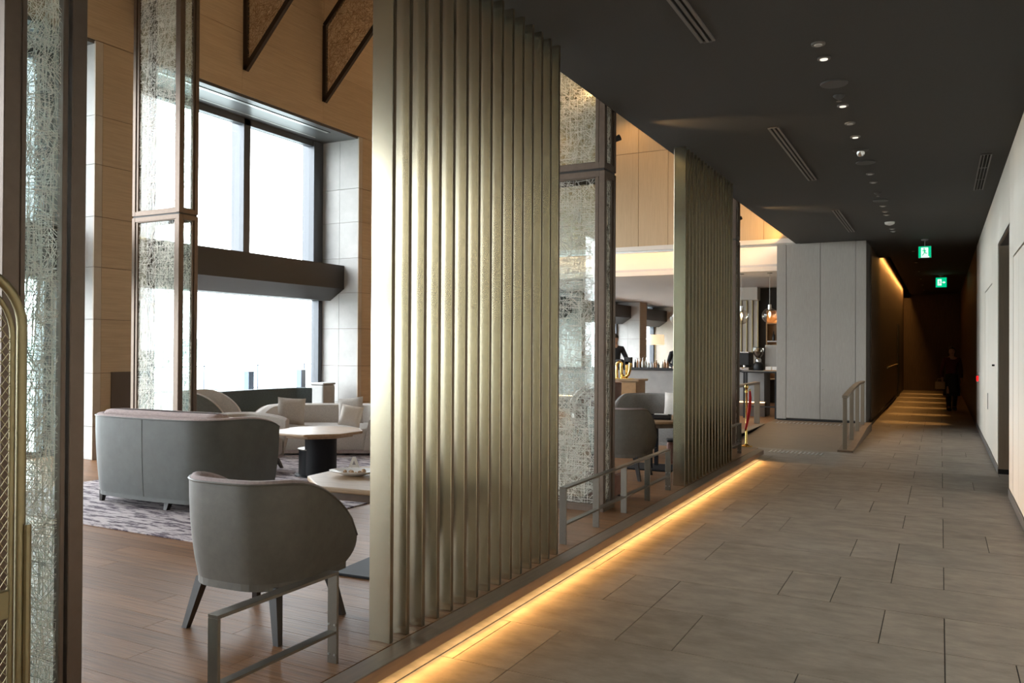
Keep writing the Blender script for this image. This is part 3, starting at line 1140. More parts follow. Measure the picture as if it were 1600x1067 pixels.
# window banquette
t = thing('banquette', 'dark teal curved banquette back against the window', 'banquette', (-9.35, 9.35, ZP))
arc = []
for k in range(13):
    u = k / 12
    arc.append((-.10 - .12 * math.sin(PI * u) + (.16 if k in (0, 12) else 0), -1.2 + 2.25 * u))
poly = arc + [(x + .12, y) for x, y in arc[::-1]]
MB().prism(poly, .02, .70).build('back', 'fabric_teal', t, smooth=False, bevel=.02, seg=2)
MB().prism([(x + .13, y) for x, y in arc] + [(x + .62, y) for x, y in arc[::-1]], .02, .34).build('seat', 'fabric_grey', t, bevel=.03, seg=2)
bx('plinth', 'black_matte', t, -.05, .35, -1.1, .95, 0, .02)

t = thing('pedestal_unit', 'light grey rounded floor unit beside the stone window reveal', 'cabinet', (-9.42, 10.93, ZP))
bx('body', 'bar_stone', t, -.15, .15, -.16, .16, .03, .72, .035, 3)
bx('lid', 'bar_stone', t, -.155, .155, -.165, .165, .72, .755, .015, 2)
bx('plinth', 'black_matte', t, -.13, .13, -.14, .14, 0, .03)

# rug
rug = tag(bx('rug', 'rug', None, -7.58, -4.45, 4.03, 9.6, ZP, ZP + .012, .004), 'purple and pink streaked rug under the slate sofa', 'rug')

# ================================================================== TABLES


def octagon(rx, ry, cut=.42, n=4):
    out = []
    for k in range(8):
        a = R(22.5 + 45 * k)
        out.append((rx * math.cos(a) / math.cos(R(22.5)), ry * math.sin(a) / math.cos(R(22.5))))
    return out


t = thing('side_table', 'oak octagonal table on a dark curved pedestal, standing on the rug', 'table', (-5.86, 6.75, ZP + .012))
MB().prism(octagon(.44, .44), .445, .475).build('top', 'table_oak', t, bevel=.012, seg=2)
MB().prism(octagon(.34, .34), .415, .445).build('underlayer', 'table_oak', t, bevel=.004)
m = MB()
arcp = [(.02 + .17 * math.cos(a), .17 * math.sin(a)) for a in [R(-120 + 240 * k / 14) for k in range(15)]]
m.prism(arcp, .012, .415)
m.build('column', 'table_black', t, smooth=True)
arcq = [(-.07 + .16 * math.cos(a), .16 * math.sin(a)) for a in [R(75 + 210 * k / 12) for k in range(13)]]
MB().prism(arcq, .012, .27).build('lower_column', 'table_black', t, smooth=True)
MB().prism([(x * 1.04, y * 1.04) for x, y in arcq] + [(.05, -.1), (.05, .1)], .27, .28).build('shelf', 'steel', t)
MB().lathe([(.25, 0), (.25, .012)], 24).build('foot', 'table_black', t)


def dining_table(label, loc, rz=0.0):
    t = thing('lounge_table', label, 'table', loc, rz, 'oak octagonal tables beside the slats')
    MB().prism(octagon(.50, .48), .545, .575).build('top', 'table_oak', t, bevel=.008, seg=2)
    MB().prism(octagon(.475, .455), .50, .545).build('apron', 'table_edge', t, bevel=.004)
    for sy in (-.12, .12):
        MB().box(-.022, .022, sy - .012, sy + .012, .016, .50).build('leg', 'table_black', t)
    MB().box(-.27, .27, -.25, .25, 0, .016).build('foot', 'table_black', t, bevel=.004)
    for zz in (.30, .22, .14):
        MB().tube([(0, -.11, zz), (0, .11, zz)], .005, 6).build('rod', 'brass_pale', t)
    return t


dining_table('oak octagonal table with a white dish and letter card', (-3.0, 4.14, ZP), R(4))
dining_table('oak octagonal table with a black tray, beyond the long rail', (-2.93, 9.10, ZP), R(2))
ZT = ZP + .575
# dish
t = thing('dish', 'white oval dish with pastry remains on the oak table', 'dish', (-3.24, 4.06, ZT), R(20))
m = MB()
prof = [(.035, 0), (.06, .004), (.10, .016), (.135, .028), (.14, .033), (.13, .031), (.09, .018), (.03, .011), (.001, .010)]
m.lathe(prof, 28)
m.v = [(x * 1.15, y * .75, z) for x, y, z in m.v]
m.build('plate', 'porcelain', t, smooth=True)
for k, (x, y, s) in enumerate(((-.06, .0, .014), (-.03, .02, .012), (-.01, -.015, .015), (.03, .012, .010), (.055, .015, .019), (.02, -.03, .009))):
    mm = MB().lathe([(s * .3, 0), (s * .95, s * .3), (s, s * .7), (s * .5, s * 1.3), (.001, s * 1.4)], 8)
    mm.v = [(x + a * (1.2 if k % 2 else .9) + .003 * math.sin(17 * b2), y + b2, c + .014) for a, b2, c in mm.v]
    mm.build('pastry', 'crumb', t, smooth=True)
# letter card 'A'
t = thing('letter_card', 'small white folded card with a letter A on the oak table', 'card', (-3.37, 4.22, ZT), R(35))
MB().prism([(-.044, 0), (-.010, .088), (.010, .088), (.044, 0), (.027, 0), (.018, .024), (-.018, .024), (-.027, 0)], -.008, .008, 'y').build('letter', 'paper_white', t)
MB().prism([(-.011, .038), (0, .066), (.011, .038)], -.0086, .0086, 'y').build('letter_eye', 'card_mark', t)
# glass of pink drink
t = thing('drink_glass', 'small stemmed glass with pink drink behind the first slat', 'glass', (-3.03, 4.02, ZT))
MB().lathe([(.036, 0), (.036, .003), (.006, .008), (.005, .03), (.02, .04), (.026, .06), (.027, .12), (.0255, .12), (.024, .06), (.001, .045)], 18).build('bowl', 'cup_glass', t, smooth=True)
MB().lathe([(.001, .047), (.02, .052), (.0235, .062), (.0235, .10), (.001, .10)], 16).build('drink', 'fabric_pink', t, smooth=True)
# tray and card on the far table
t = thing('tray', 'black oblong tray with a folded napkin on the far oak table', 'tray', (-2.82, 8.95, ZT), R(12))
MB().prism([(-.14, -.06), (.14, -.06), (.14, .06), (-.14, .06)], 0, .012).build('base', 'black_gloss', t, bevel=.004)
for (a, b2, c, d) in ((-.14, .14, -.06, -.05), (-.14, .14, .05, .06), (-.14, -.13, -.05, .05), (.13, .14, -.05, .05)):
    bx('side', 'black_gloss', t, a, b2, c, d, .012, .055, .003)
bx('napkin', 'paper_white', t, -.05, .1, -.03, .03, .05, .062, .003)
t = thing('menu_card', 'small black menu stand beside the black tray', 'card', (-3.15, 8.95, ZT), R(-10))
MB().prism([(-.02, 0), (-.004, .09), (.004, .09), (.02, 0)], -.05, .05, 'x').build('card', 'black_matte', t)
bx('foot', 'black_matte', t, -.05, .05, -.02, .02, 0, .004)

# far lounge seats in the gap
tub_chair('sofa', 'grey fabric curved sofa with a white pillow, beyond the black tray', 'sofa', (-3.12, 10.75, ZP), R(180), w=.66, d=.95, r=.4, z0=.21, zb_=.75, zf=.40, th=.07,
          shell='fabric_grey', lining='fabric_grey', bulge=.05, seatz=.42, taper=.97, drop=.3)
pillow('white pillow on the grey curved sofa', (-3.02, 10.40, ZP + .615), (R(-12), 0, 0), .38, 'pillow_white')
tub_chair('armchair', 'brown leather wing chair beside the oak sideboard', 'armchair', (-4.28, 11.6, ZP), R(120), w=.36, d=.7, r=.25, z0=.25, zb_=.86, zf=.55, th=.09,
          shell='leather_brown', lining='leather_brown', bulge=.03, seatz=.42, drop=.2)
tub_chair('footstool', 'low brown leather stool behind the five-post rail', 'stool', (-2.78, 6.96, ZP), R(0), w=.17, d=.30, r=.1, z0=.06, zb_=.21, zf=.21, th=.04,
          shell='leather_brown', lining='leather_brown', bulge=.01, seatz=.22, drop=.1)
t = thing('bag', 'dark red leather bag with a black flap standing under the far oak table', 'bag', (-2.72, 9.62, ZP), R(20))
bx('body', 'leather_brown', t, -.2, .2, -.09, .09, .0, .26, .03, 2)
bx('flap', 'black_matte', t, -.205, .205, -.095, .095, .26, .29, .012, 2)
MB().tube([(-.1, 0, .28), (-.08, 0, .36), (.08, 0, .36), (.1, 0, .28)], .008, 6).build('handle', 'black_matte', t)

# oak sideboard with gold ornament
t = thing('sideboard', 'oak sideboard carrying a gold ornament in front of the bar', 'sideboard', (-4.79, 13.2, ZP))
bx('carcass', 'table_oak', t, -.32, .32, -.22, .22, .04, .82, .006)
bx('top', 'table_oak', t, -.36, .36, -.25, .25, .82, .855, .005)
bx('plinth', 'table_edge', t, -.30, .30, -.20, .20, 0, .04)
for sx in (-.16, .16):
    d = bx('door', 'shelf_oak', t, sx - .15, sx + .15, -.235, -.22, .06, .80, .003)
    MB().tube([(sx * .2, -.25, .5), (sx * .2, -.235, .5)], .01, 8).build('knob', 'brass_pale', d)
ZS = ZP + .855
t = thing('gold_ornament', 'shiny gold bent-tube ornament on the oak sideboard', 'ornament', (-4.72, 13.12, ZS))
U = [(-.07, 0, .27), (-.075, 0, .18), (-.07, 0, .09), (-.035, 0, .04), (.01, 0, .035), (.05, 0, .07), (.075, 0, .15), (.085, 0, .27)]
MB().tube(U, .026, 10).build('u_tube', 'gold', t, smooth=True)
MB().tube([(-.17, .05, .0), (-.175, .05, .15), (-.17, .05, .26), (-.13, .05, .29), (-.09, .05, .26), (-.085, .05, .0)], .024, 10).build('arch_tube', 'gold', t, smooth=True)
MB().tube([(.0, .06, .0), (.0, .06, .24)], .024, 10).build('stub_tube', 'gold', t, smooth=True)
bx('base', 'gold', t, -.2, .12, -.04, .09, 0, .012, .003)

# ================================================================== BAR
bar = thing('bar_counter', 'long grey stone bar counter with a dark top', 'counter', (-5.9, 17.25, ZP))
bx('front', 'bar_stone', bar, -3.0, 2.75, -.30, -.05, .30, .90, .003)
bx('base', 'bar_base', bar, -3.0, 2.75, -.24, -.05, 0, .28)
bx('top', 'black_matte', bar, -3.02, 2.80, -.34, .38, .90, .935, .004)
bx('body', 'bar_stone', bar, -3.0, 2.75, -.05, .34, 0.0, .90)
bx('light_strip', 'led_warm', bar, -3.0, 2.75, -.27, -.255, .283, .298)
ZB = ZP + .935
# bar-height table at the right end
t = thing('high_table', 'narrow high table with dark legs at the end of the bar', 'table', (-3.16, 16.72, ZP))
bx('top', 'black_matte', t, -.36, .32, -.16, .12, .90, .93, .004)
bx('top_inlay', 'bar_stone', t, -.355, .315, -.155, .115, .93, .937)
for sx in (-.33, .28):
    for sy in (-.14, .09):
        bx('leg', 'black_matte', t, sx, sx + .035, sy, sy + .035, 0, .90)
bx('footrail', 'black_matte', t, -.30, .28, -.13, -.10, .22, .245)
ZH = ZP + .937


def bottle(loc, h, r, m, label, cap='black_matte', group='bottles along the bar'):
    t = thing('bottle', label, 'bottle', loc, 0, group)
    MB().lathe([(r * .95, 0), (r, .01), (r, h * .55), (r * .8, h * .66), (r * .35, h * .76), (r * .33, h * .95)], 14).build('body', m, t, smooth=True)
    MB().lathe([(r * .4, h * .93), (r * .4, h)], 10).build('cap', cap, t)
    return t


r2 = random.Random(12)
for k in range(14):
    x = -5.98 + k * .062 + r2.uniform(-.012, .012)
    kind = r2.choice(('bottle_clear', 'bottle_clear', 'bottle_amber', 'bottle_dark'))
    lab = {'bottle_clear': 'clear glass bottle in the row on the bar counter', 'bottle_amber': 'amber glass bottle in the row on the bar counter', 'bottle_dark': 'dark glass bottle in the row on the bar counter'}[kind]
    bottle((x, 17.05 + r2.uniform(-.05, .05), ZB), r2.uniform(.13, .24), r2.uniform(.022, .03), kind, lab, r2.choice(('chrome', 'black_matte')))
t = thing('cash_register', 'black cash register box on the bar counter', 'register', (-6.42, 17.2, ZB))
MB().prism([(-.16, 0), (-.16, .20), (.10, .14), (.14, 0)], -.22, .22, 'x').build('body', 'black_matte', t, bevel=.008)
MB().box(-.20, .20, -.175, -.165, .03, .17).build('screen', 'black_gloss', t)
t = thing('bar_dispenser', 'black stand with an arched opening on the bar counter', 'dispenser', (-6.07, 17.05, ZB))
m = MB()
m.box(-.08, -.05, -.06, .06, 0, .24).box(.05, .08, -.06, .06, 0, .24).box(-.05, .05, -.06, .06, .14, .24).box(-.05, .05, .04, .06, 0, .14)
m.build('body', 'black_matte', t, bevel=.006)
MB().lathe([(.03, 0), (.032, .08), (.02, .09)], 12).build('jar', 'bottle_clear', t, smooth=True)
t = thing('serving_tray', 'flat black tray lying along the bar counter under the bottles', 'tray', (-5.55, 16.97, ZB))
bx('base', 'black_gloss', t, -.5, .5, -.04, .02, 0, .01)
bx('rim', 'black_gloss', t, -.5, .5, -.05, -.04, 0, .025)

# coffee machine and grinder
t = thing('coffee_machine', 'black espresso machine on the bar counter by the grinder', 'coffee machine', (-3.62, 17.2, ZB))
bx('body', 'black_matte', t, -.22, .16, -.2, .2, .10, .36, .015, 2)
bx('drip_base', 'chrome', t, -.22, .16, -.22, .2, 0, .06, .006)
bx('back', 'black_matte', t, -.22, .16, .02, .2, .06, .10)
for x in (-.12, .04):
    MB().tube([(x, -.1, .10), (x, -.1, .04)], .028, 12).build('group_head', 'chrome', t)
    MB().tube([(x, -.12, .06), (x, -.27, .045)], .012, 8).build('handle', 'shelf_oak', t)
bx('cup_tray', 'chrome', t, -.2, .14, -.18, .18, .36, .375)
t = thing('coffee_grinder', 'black coffee grinder with a glass bean hopper at the end of the bar', 'grinder', (-3.30, 17.12, ZB))
MB().lathe([(.10, 0), (.11, .02), (.10, .13), (.06, .17)], 20).build('body', 'black_matte', t, smooth=True)
MB().lathe([(.055, .17), (.06, .22), (.04, .25)], 16).build('collar', 'chrome', t, smooth=True)
MB().lathe([(.045, .25), (.10, .33), (.105, .46), (.10, .46), (.095, .335), (.04, .26)], 20).build('hopper', 'globe_glass', t, smooth=True)
MB().lathe([(.038, .262), (.088, .335), (.09, .38), (.001, .39)], 16).build('beans', 'bean', t, smooth=True)
MB().lathe([(.108, .46), (.108, .475)], 20).build('lid', 'black_matte', t)
for k in range(2):
    t = thing('coaster_stack', 'white square stack on the narrow high table', 'paper stack', (-3.02 + k * .13, 16.72, ZH + .02), 0, 'white stacks on the high table')
    for j in range(3):
        bx('sheet', 'paper_white', t, -.055, .055, -.05, .05, j * .022, j * .022 + .02, .002)
t = thing('serving_board', 'wooden board under the white stacks on the high table', 'board', (-2.96, 16.72, ZH))
bx('board', 'shelf_oak', t, -.14, .14, -.09, .09, .004, .02, .003)
bx('feet', 'shelf_oak', t, -.10, .10, -.06, .06, 0, .004)
t = thing('counter_cabinet', 'plain grey box cabinet standing on the bar next to the tall cabinet', 'cabinet', (-3.02, 17.35, ZB))
bx('body', 'cabinet_grey', t, -.15, .2, -.2, .2, .01, .52, .006)
bx('foot', 'black_matte', t, -.13, .18, -.18, .18, 0, .01)

# wall behind the bar: bulkhead, slatted curtain, charcoal wall and lit shelf
wbk = struct(bx('wall_bar_back', 'charcoal', None, -5.4, -1.3, 21.6, 21.8, 0, 3.06))
struct(bx('trim_10', 'white_paint', None, -5.4, -4.12, 21.2, 21.6, 2.74, 3.06))
t = thing('slat_curtain', 'white and gold vertical slat curtain behind the bar', 'curtain', (-4.75, 21.42, ZP))
for k in range(9):
    bx('slat', 'curtain', t, -.62 + k * .14, -.62 + k * .14 + .095, -.01, .01, 0, 2.62)
    bx('edge_slat', 'curtain_gold', t, -.62 + k * .14 + .10, -.62 + k * .14 + .125, -.04, .0, 0, 2.62)
t = thing('wall_shelf', 'oak back-bar shelf unit with bottles behind the globe lamp', 'shelf', (-3.72, 21.4, ZP))
bx('back', 'shelf_oak', t, -.18, .9, .14, .18, 0.6, 2.35)
bx('side', 'shelf_oak', t, -.2, -.17, -.1, .18, 0.0, 2.35)
bx('side', 'shelf_oak', t, .9, .93, -.1, .18, 0.0, 2.35)
for z in (.6, 1.1, 1.55, 2.0, 2.32):
    bx('shelf_board', 'white_paint' if z in (1.1, 1.55) else 'shelf_oak', t, -.17, .9, -.1, .14, z, z + .03)
for k in range(4):
    bottle((-3.75 + k * .13, 21.4, ZP + 1.58 - .0), .24 + .03 * (k % 2), .035, 'bottle_dark', 'dark bottle on the upper board of the oak back-bar shelf', group='bottles on the back-bar shelf')
area('shelf_light', (-3.4, 21.36, 2.40), .8, .05, 5, WARM, (0, 0, 0))

# pendants


def pendant(label, x, y, z):
    t = thing('pendant_lamp', label, 'lamp', (x, y, 3.06), 0, 'glass globe pendants over the bar')
    h = z - 3.06
    MB().tube([(0, 0, 0), (0, 0, h + .22)], .004, 6).build('cord', 'steel', t)
    MB().lathe([(.05, -.015), (.05, 0)], 16).build('canopy', 'steel', t)
    MB().lathe([(.035, .12), (.04, .22), (.02, .23)], 14, (0, 0, h)).build('socket', 'chrome', t, smooth=True)
    n = 14
    prof = [(.155 * math.sin(PI * k / n) + .001, -.155 * math.cos(PI * k / n)) for k in range(n)]
    MB().lathe(prof, 24, (0, 0, h)).build('globe', 'globe_glass', t, smooth=True)
    MB().lathe([(.004, -.02), (.018, .0), (.02, .03), (.01, .08)], 10, (0, 0, h)).build('bulb', 'bulb', t, smooth=True)
    ld = bpy.data.lights.new('pendant_light', 'POINT')
    ld.energy = 5
    ld.color = (1, .72, .4)
    ld.shadow_soft_size = .03
    lo = bpy.data.objects.new('pendant_light', ld)
    COL.objects.link(lo)
    lo.location = (x, y, z - .05)


pendant('clear glass globe pendant next to the tall grey cabinet', -3.11, 17.3, 2.18)
pendant('clear glass globe pendant beside the mesh screen by the red rope', -3.68, 17.3, 2.16)
pendant('clear glass globe pendant at the edge of the slats by the grey sofa', -5.05, 17.3, 2.17)

# floor lamp beyond the bar
t = thing('floor_lamp', 'floor lamp with a wide drum shade against the far windows', 'lamp', (-7.55, 23.6, ZP))
MB().lathe([(.16, 0), (.16, .02), (.02, .03)], 20).build('base', 'brass_pale', t, smooth=True)
MB().tube([(0, 0, .02), (0, 0, 1.75)], .012, 8).build('pole', 'brass_pale', t)
MB().lathe([(.27, 1.48), (.25, 1.78), (.247, 1.78), (.267, 1.48)], 28).build('shade', 'lamp_shade', t, smooth=True)

# stanchion with rope
t = thing('rope_stanchion', 'gold rope stanchion standing at the foot of the ramp', 'stanchion', (-2.42, 11.72, ZP))
MB().lathe([(.085, 0), (.085, .012), (.03, .03), (.014, .05), (.013, .80), (.02, .81), (.028, .84), (.018, .87), (.001, .88)], 18).build('post', 'gold', t, smooth=True)
MB().lathe([(.022, .76), (.022, .79)], 14).build('ring', 'gold', t)
t = thing('velvet_rope', 'short red velvet rope hanging from the gold stanchion', 'rope', (-2.39, 11.70, ZP + .79))
pts = [(0.02, 0, 0), (.028, -.01, -.1), (.02, -.02, -.25), (-.005, -.03, -.42), (-.03, -.04, -.55)]
MB().tube(pts, [.012, .02, .022, .02, .014], 10).build('rope', 'red_rope', t, smooth=True)
for p in (pts[0], pts[-1]):
    MB().lathe([(.013, -.02), (.013, .02)], 10, p).build('end_hook', 'gold', t)

# ================================================================== BRASS TROLLEY AT THE LEFT
t = thing('luggage_trolley', 'brass arched trolley with diamond wire mesh sides', 'trolley', (-2.36, 1.20, ZP))
zA, zS = 1.60, 1.36


def arch(yh, zt_, x, zlow=.12, n=10):
    rr = .17
    pts = [(x, yh, zlow), (x, yh, zt_ - rr)]
    for k in range(1, n + 1):
        a = PI / 2 * k / n
        pts.append((x, yh - rr + rr * math.cos(a), zt_ - rr + rr * math.sin(a)))
    for k in range(n + 1):
        a = PI / 2 * k / n
        pts.append((x, -yh + rr - rr * math.sin(a), zt_ - rr + rr * math.cos(a)))
    pts.append((x, -yh, zlow))
    return pts


MB().tube(arch(.235, 1.60, 0), .014, 10).build('outer_tube', 'brass_pale', t, smooth=True)
MB().tube(arch(.208, 1.572, 0), .008, 8).build('inner_tube', 'brass_pale', t, smooth=True)
m = MB()
cell = .032
for fam in (1, -1):
    k = -80
    while k < 80:
        c = k * cell
        # line z = fam*1.25*y + c
        seg = []
        for q in range(0, 41):
            yv = -.2 + .4 * q / 40
            zv = fam * 1.35 * yv + c
            # inside arch?
            zt2 = 1.565
            ay = abs(yv)
            lim = zt2 if ay < .03 else zt2 - .17 + math.sqrt(max(0, .17 ** 2 - (ay - .03) ** 2))
            if .14 < zv < lim:
                seg.append((0, yv, zv))
        if len(seg) > 1:
            m.beam(seg[0], seg[-1], .0018, .0018, (1, 0, 0))
        k += 1
stuff(m.build('diamond_mesh', 'brass_pale', t))
bx('cross_plate', 'brass_pale', t, -.012, .012, -.2, .2, .60, .68, .003)
MB().tube([(.02, .245, .12), (.02, .245, .86)], .010, 8).build('side_bar', 'brass_pale', t)
bx('deck', 'brass_pale', t, -.45, .02, -.25, .25, .09, .12, .004)
for sx in (-.4, -.04):
    for sy in (-.2, .2):
        MB().tube([(sx - .012, sy, .045), (sx + .012, sy, .045)], .045, 14).build('wheel', 'black_matte', t)

# ================================================================== CEILING FITTINGS
for i, (y0, y1, lab) in enumerate(((3.0, 5.32, 'slot air vent over the first slat screen'), (7.68, 10.27, 'slot air vent over the second slat screen'), (12.64, 15.1, 'slot air vent over the ramp'))):
    t = thing('air_vent', lab + ' in the dark ceiling', 'vent', (-1.355, (y0 + y1) / 2, ZC), 0, 'slot vents in the corridor ceiling')
    h = (y1 - y0) / 2
    bx('backing', 'vent_dark', t, -.045, .045, -h, h, -.002, 0)
    for (a, b2) in ((-.05, -.03), (-.009, .009), (.03, .05)):
        bx('blade', 'vent_frame', t, a, b2, -h, h, -.012, -.002)
    bx('end', 'vent_frame', t, -.03, .03, -h - .008, -h, -.012, -.002)
    bx('end', 'vent_frame', t, -.03, .03, h, h + .008, -.012, -.002)
t = thing('air_vent', 'short grille vent in the dark ceiling by the white wall', 'vent', (.415, 10.75, ZC))
bx('backing', 'vent_dark', t, -.045, .045, -1.05, 1.05, -.002, 0)
for (a, b2) in ((-.052, -.04), (-.02, -.013), (.013, .02), (.04, .052)):
    bx('blade', 'vent_frame', t, a, b2, -1.05, 1.05, -.012, -.002)
for yv in (-1.05, -.35, .35, 1.04):
    bx('bar', 'vent_frame', t, -.04, .04, yv, yv + .01, -.01, -.002)


def disc(name, lab, cat, y, r, m, inner=None, x=-.72, group=None, h=.012):
    t = thing(name, lab, cat, (x, y, ZC), 0, group)
    MB().lathe([(r * .96, -h), (r, -h * .6), (r, 0)], 22).build('trim_ring', m, t, smooth=True)
    if inner:
        MB().lathe([(r * .55, -h - .004), (r * .6, -h)], 16).build('lens', inner, t)
    return t


DL = 'small round downlight in the dark corridor ceiling'
for y in (5.70, 6.00, 7.24, 7.84, 8.36, 10.20, 10.73, 12.57, 13.10, 13.42, 15.02, 15.35):
    on = y in (6.00, 8.36, 7.24)
    disc('downlight', 'lit ' + DL if on else 'unlit ' + DL, 'light', y, .045, 'vent_frame', 'downlight_on' if on else 'silver_slot', group='lit downlights in the corridor ceiling' if on else 'unlit downlights in the corridor ceiling')
for y, lab in ((6.61, 'flush round speaker disc next to the sprinkler, over the five-post rail'), (9.56, 'flush round speaker disc just beyond the dome camera'), (12.1, 'flush round speaker disc short of the white smoke detector')):
    disc('ceiling_speaker', lab, 'speaker', y, .10, 'ceil_trim', None, group='round speakers in the corridor ceiling')
for y, lab in ((6.95, 'sprinkler head beside the largest ceiling disc'), (11.5, 'sprinkler head further along the dark ceiling')):
    t = thing('sprinkler', lab, 'sprinkler', (-.72, y, ZC), 0, 'sprinklers in the corridor ceiling')
    MB().lathe([(.02, -.03), (.045, -.008), (.045, 0)], 16).build('cup', 'ceil_trim', t, smooth=True)
    MB().lathe([(.022, -.048), (.006, -.045), (.006, -.03)], 12).build('deflector', 'steel', t)
t = thing('dome_camera', 'small round dome camera in the dark ceiling', 'camera', (-.72, 8.95, ZC))
MB().lathe([(.055, -.02), (.075, -.008), (.075, 0)], 20).build('plate', 'ceil_trim', t, smooth=True)
MB().lathe([(.002, -.07), (.025, -.063), (.04, -.04), (.042, -.02)], 18).build('dome', 'chrome', t, smooth=True)
t = thing('smoke_detector', 'white round smoke detector in the dark ceiling', 'detector', (-.72, 14.25, ZC))
MB().lathe([(.04, -.045), (.07, -.03), (.075, 0)], 20).build('body', 'smoke_white', t, smooth=True)
MB().lathe([(.02, -.052), (.025, -.045)], 12).build('sensor', 'smoke_white', t)

# ---- exit signs


def running_man(m, s, ox, oz, y, t):
    head = MB().lathe([(.001, -.5), (.5, -.3), (.5, .3), (.001, .5)], 10)
    g = MB()
    n = 12
    poly = [(ox + .035 * s * math.cos(2 * PI * k / n), oz + .30 * s + .035 * s * math.sin(2 * PI * k / n)) for k in range(n)]
    g.prism(poly, y, y + .002, 'y')
    for (a, b2, w) in (((.0, .25), (.03, .10), .075), ((.01, .24), (-.07, .17), .035), ((-.07, .17), (-.11, .2), .03), ((.03, .22), (.10, .16), .035),
                       ((.03, .11), (-.02, .0), .045), ((-.02, .0), (-.10, -.10), .04), ((.03, .11), (.08, .02), .045), ((.08, .02), (.16, .03), .04)):
        g.beam((ox + a[0] * s, y + .001, oz + a[1] * s), (ox + b2[0] * s, y + .001, oz + b2[1] * s), w * s, .002, (0, 1, 0))
    g.build('running_figure', 'sign_green', t)


def exit_sign(label, x, y, z, s, arrow):
    t = thing('exit_sign', label, 'sign', (x, y, ZC), 0, 'green exit signs')
    h = z - ZC
    bx('case', 'sign_case', t, -s / 2 - .004, s / 2 + .004, -.02, .02, h - s / 2 - .004, h + s / 2 + .004)
    bx('face', 'sign_green', t, -s / 2, s / 2, -.024, -.02, h - s / 2, h + s / 2)
    MB().tube([(0, 0, 0), (0, 0, h + s / 2)], .008, 8).build('stem', 'sign_case', t)
    MB().lathe([(.03, -.03), (.06, -.02), (.06, 0)], 16).build('mount', 'sign_case', t, smooth=True)
    if not arrow:
        bx('white_field', 'sign_white', t, -s * .30, s * .28, -.026, -.024, h - s / 2, h + s * .40)
        bx('white_field', 'sign_white', t, s * .28, s * .36, -.026, -.024, h - s / 2, h - s * .38)
        running_man(None, s * 1.5, -.01, h - s * .16, -.029, t)
    else:
        bx('white_field', 'sign_white', t, -s * .34, s * .04, -.026, -.024, h - s * .32, h + s * .34)
        running_man(None, s * 1.0, -s * .15, h - s * .10, -.029, t)
        MB().prism([(s * .10, h - s * .05), (s * .22, h - s * .05), (s * .22, h - s * .14), (s * .42, h), (s * .22, h + s * .14), (s * .22, h + s * .05), (s * .10, h + s * .05)], -.026, -.024, 'y').build('arrow', 'sign_white', t)


exit_sign('green exit sign with a running figure hanging from the ceiling', -.26, 16.75, 3.285, .205, False)
exit_sign('green exit sign with a door figure and white arrow, further down the corridor', .01, 25.0, 3.32, .26, True)
# fire alarm on the right wall
t = thing('fire_alarm', 'red fire call point low on the white wall', 'alarm', (XR, 17.0, 1.0))
bx('plate', 'chrome', t, -.015, 0, -.06, .06, -.07, .10, .003)
MB().tube([(-.045, 0, -.02), (-.015, 0, -.02)], .05, 14).build('button', 'alarm_red', t)

# downlights added to make the light bands on the far floor
for k in range(6):
    yv = 18.6 + k * 2.45
    disc('downlight', 'added warm downlight over the dark end of the corridor', 'light', yv, .05, 'ceil_trim', 'silver_slot', x=-.5, group='added downlights at the dark end')
    for xv in (-.78, -.22):
        spot('added_band_light', (-.5, yv, ZC - .05), (xv, yv, 0), 150, (1.0, .50, .15), 15, .8, .02)

# ================================================================== PEOPLE


def skin_mesh(name, joints, edges, m, parent, sub=2, root=0):
    me = bpy.data.meshes.new(name)
    me.from_pydata([j[0] for j in joints], edges, [])
    me.update()
    ob = bpy.data.objects.new(name, me)
    COL.objects.link(ob)
    md = ob.modifiers.new('skin', 'SKIN')
    md.use_smooth_shade = True
    for i, j in enumerate(joints):
        sv = me.skin_vertices[0].data[i]
        rr = j[1]
        sv.radius = rr if isinstance(rr, tuple) else (rr, rr)
        sv.use_root = (i == root)
    sb = ob.modifiers.new('sub', 'SUBSURF')
    sb.levels = sb.render_levels = sub
    dg = bpy.context.evaluated_depsgraph_get()
    dg.update()
    me2 = bpy.data.meshes.new_from_object(ob.evaluated_get(dg))
    bpy.data.objects.remove(ob)
    me2.materials.clear()
    me2.materials.append(MAT[m])
    for p in me2.polygons:
        p.use_smooth = True
    o = bpy.data.objects.new(name, me2)
    COL.objects.link(o)
    o.parent = parent
    return o


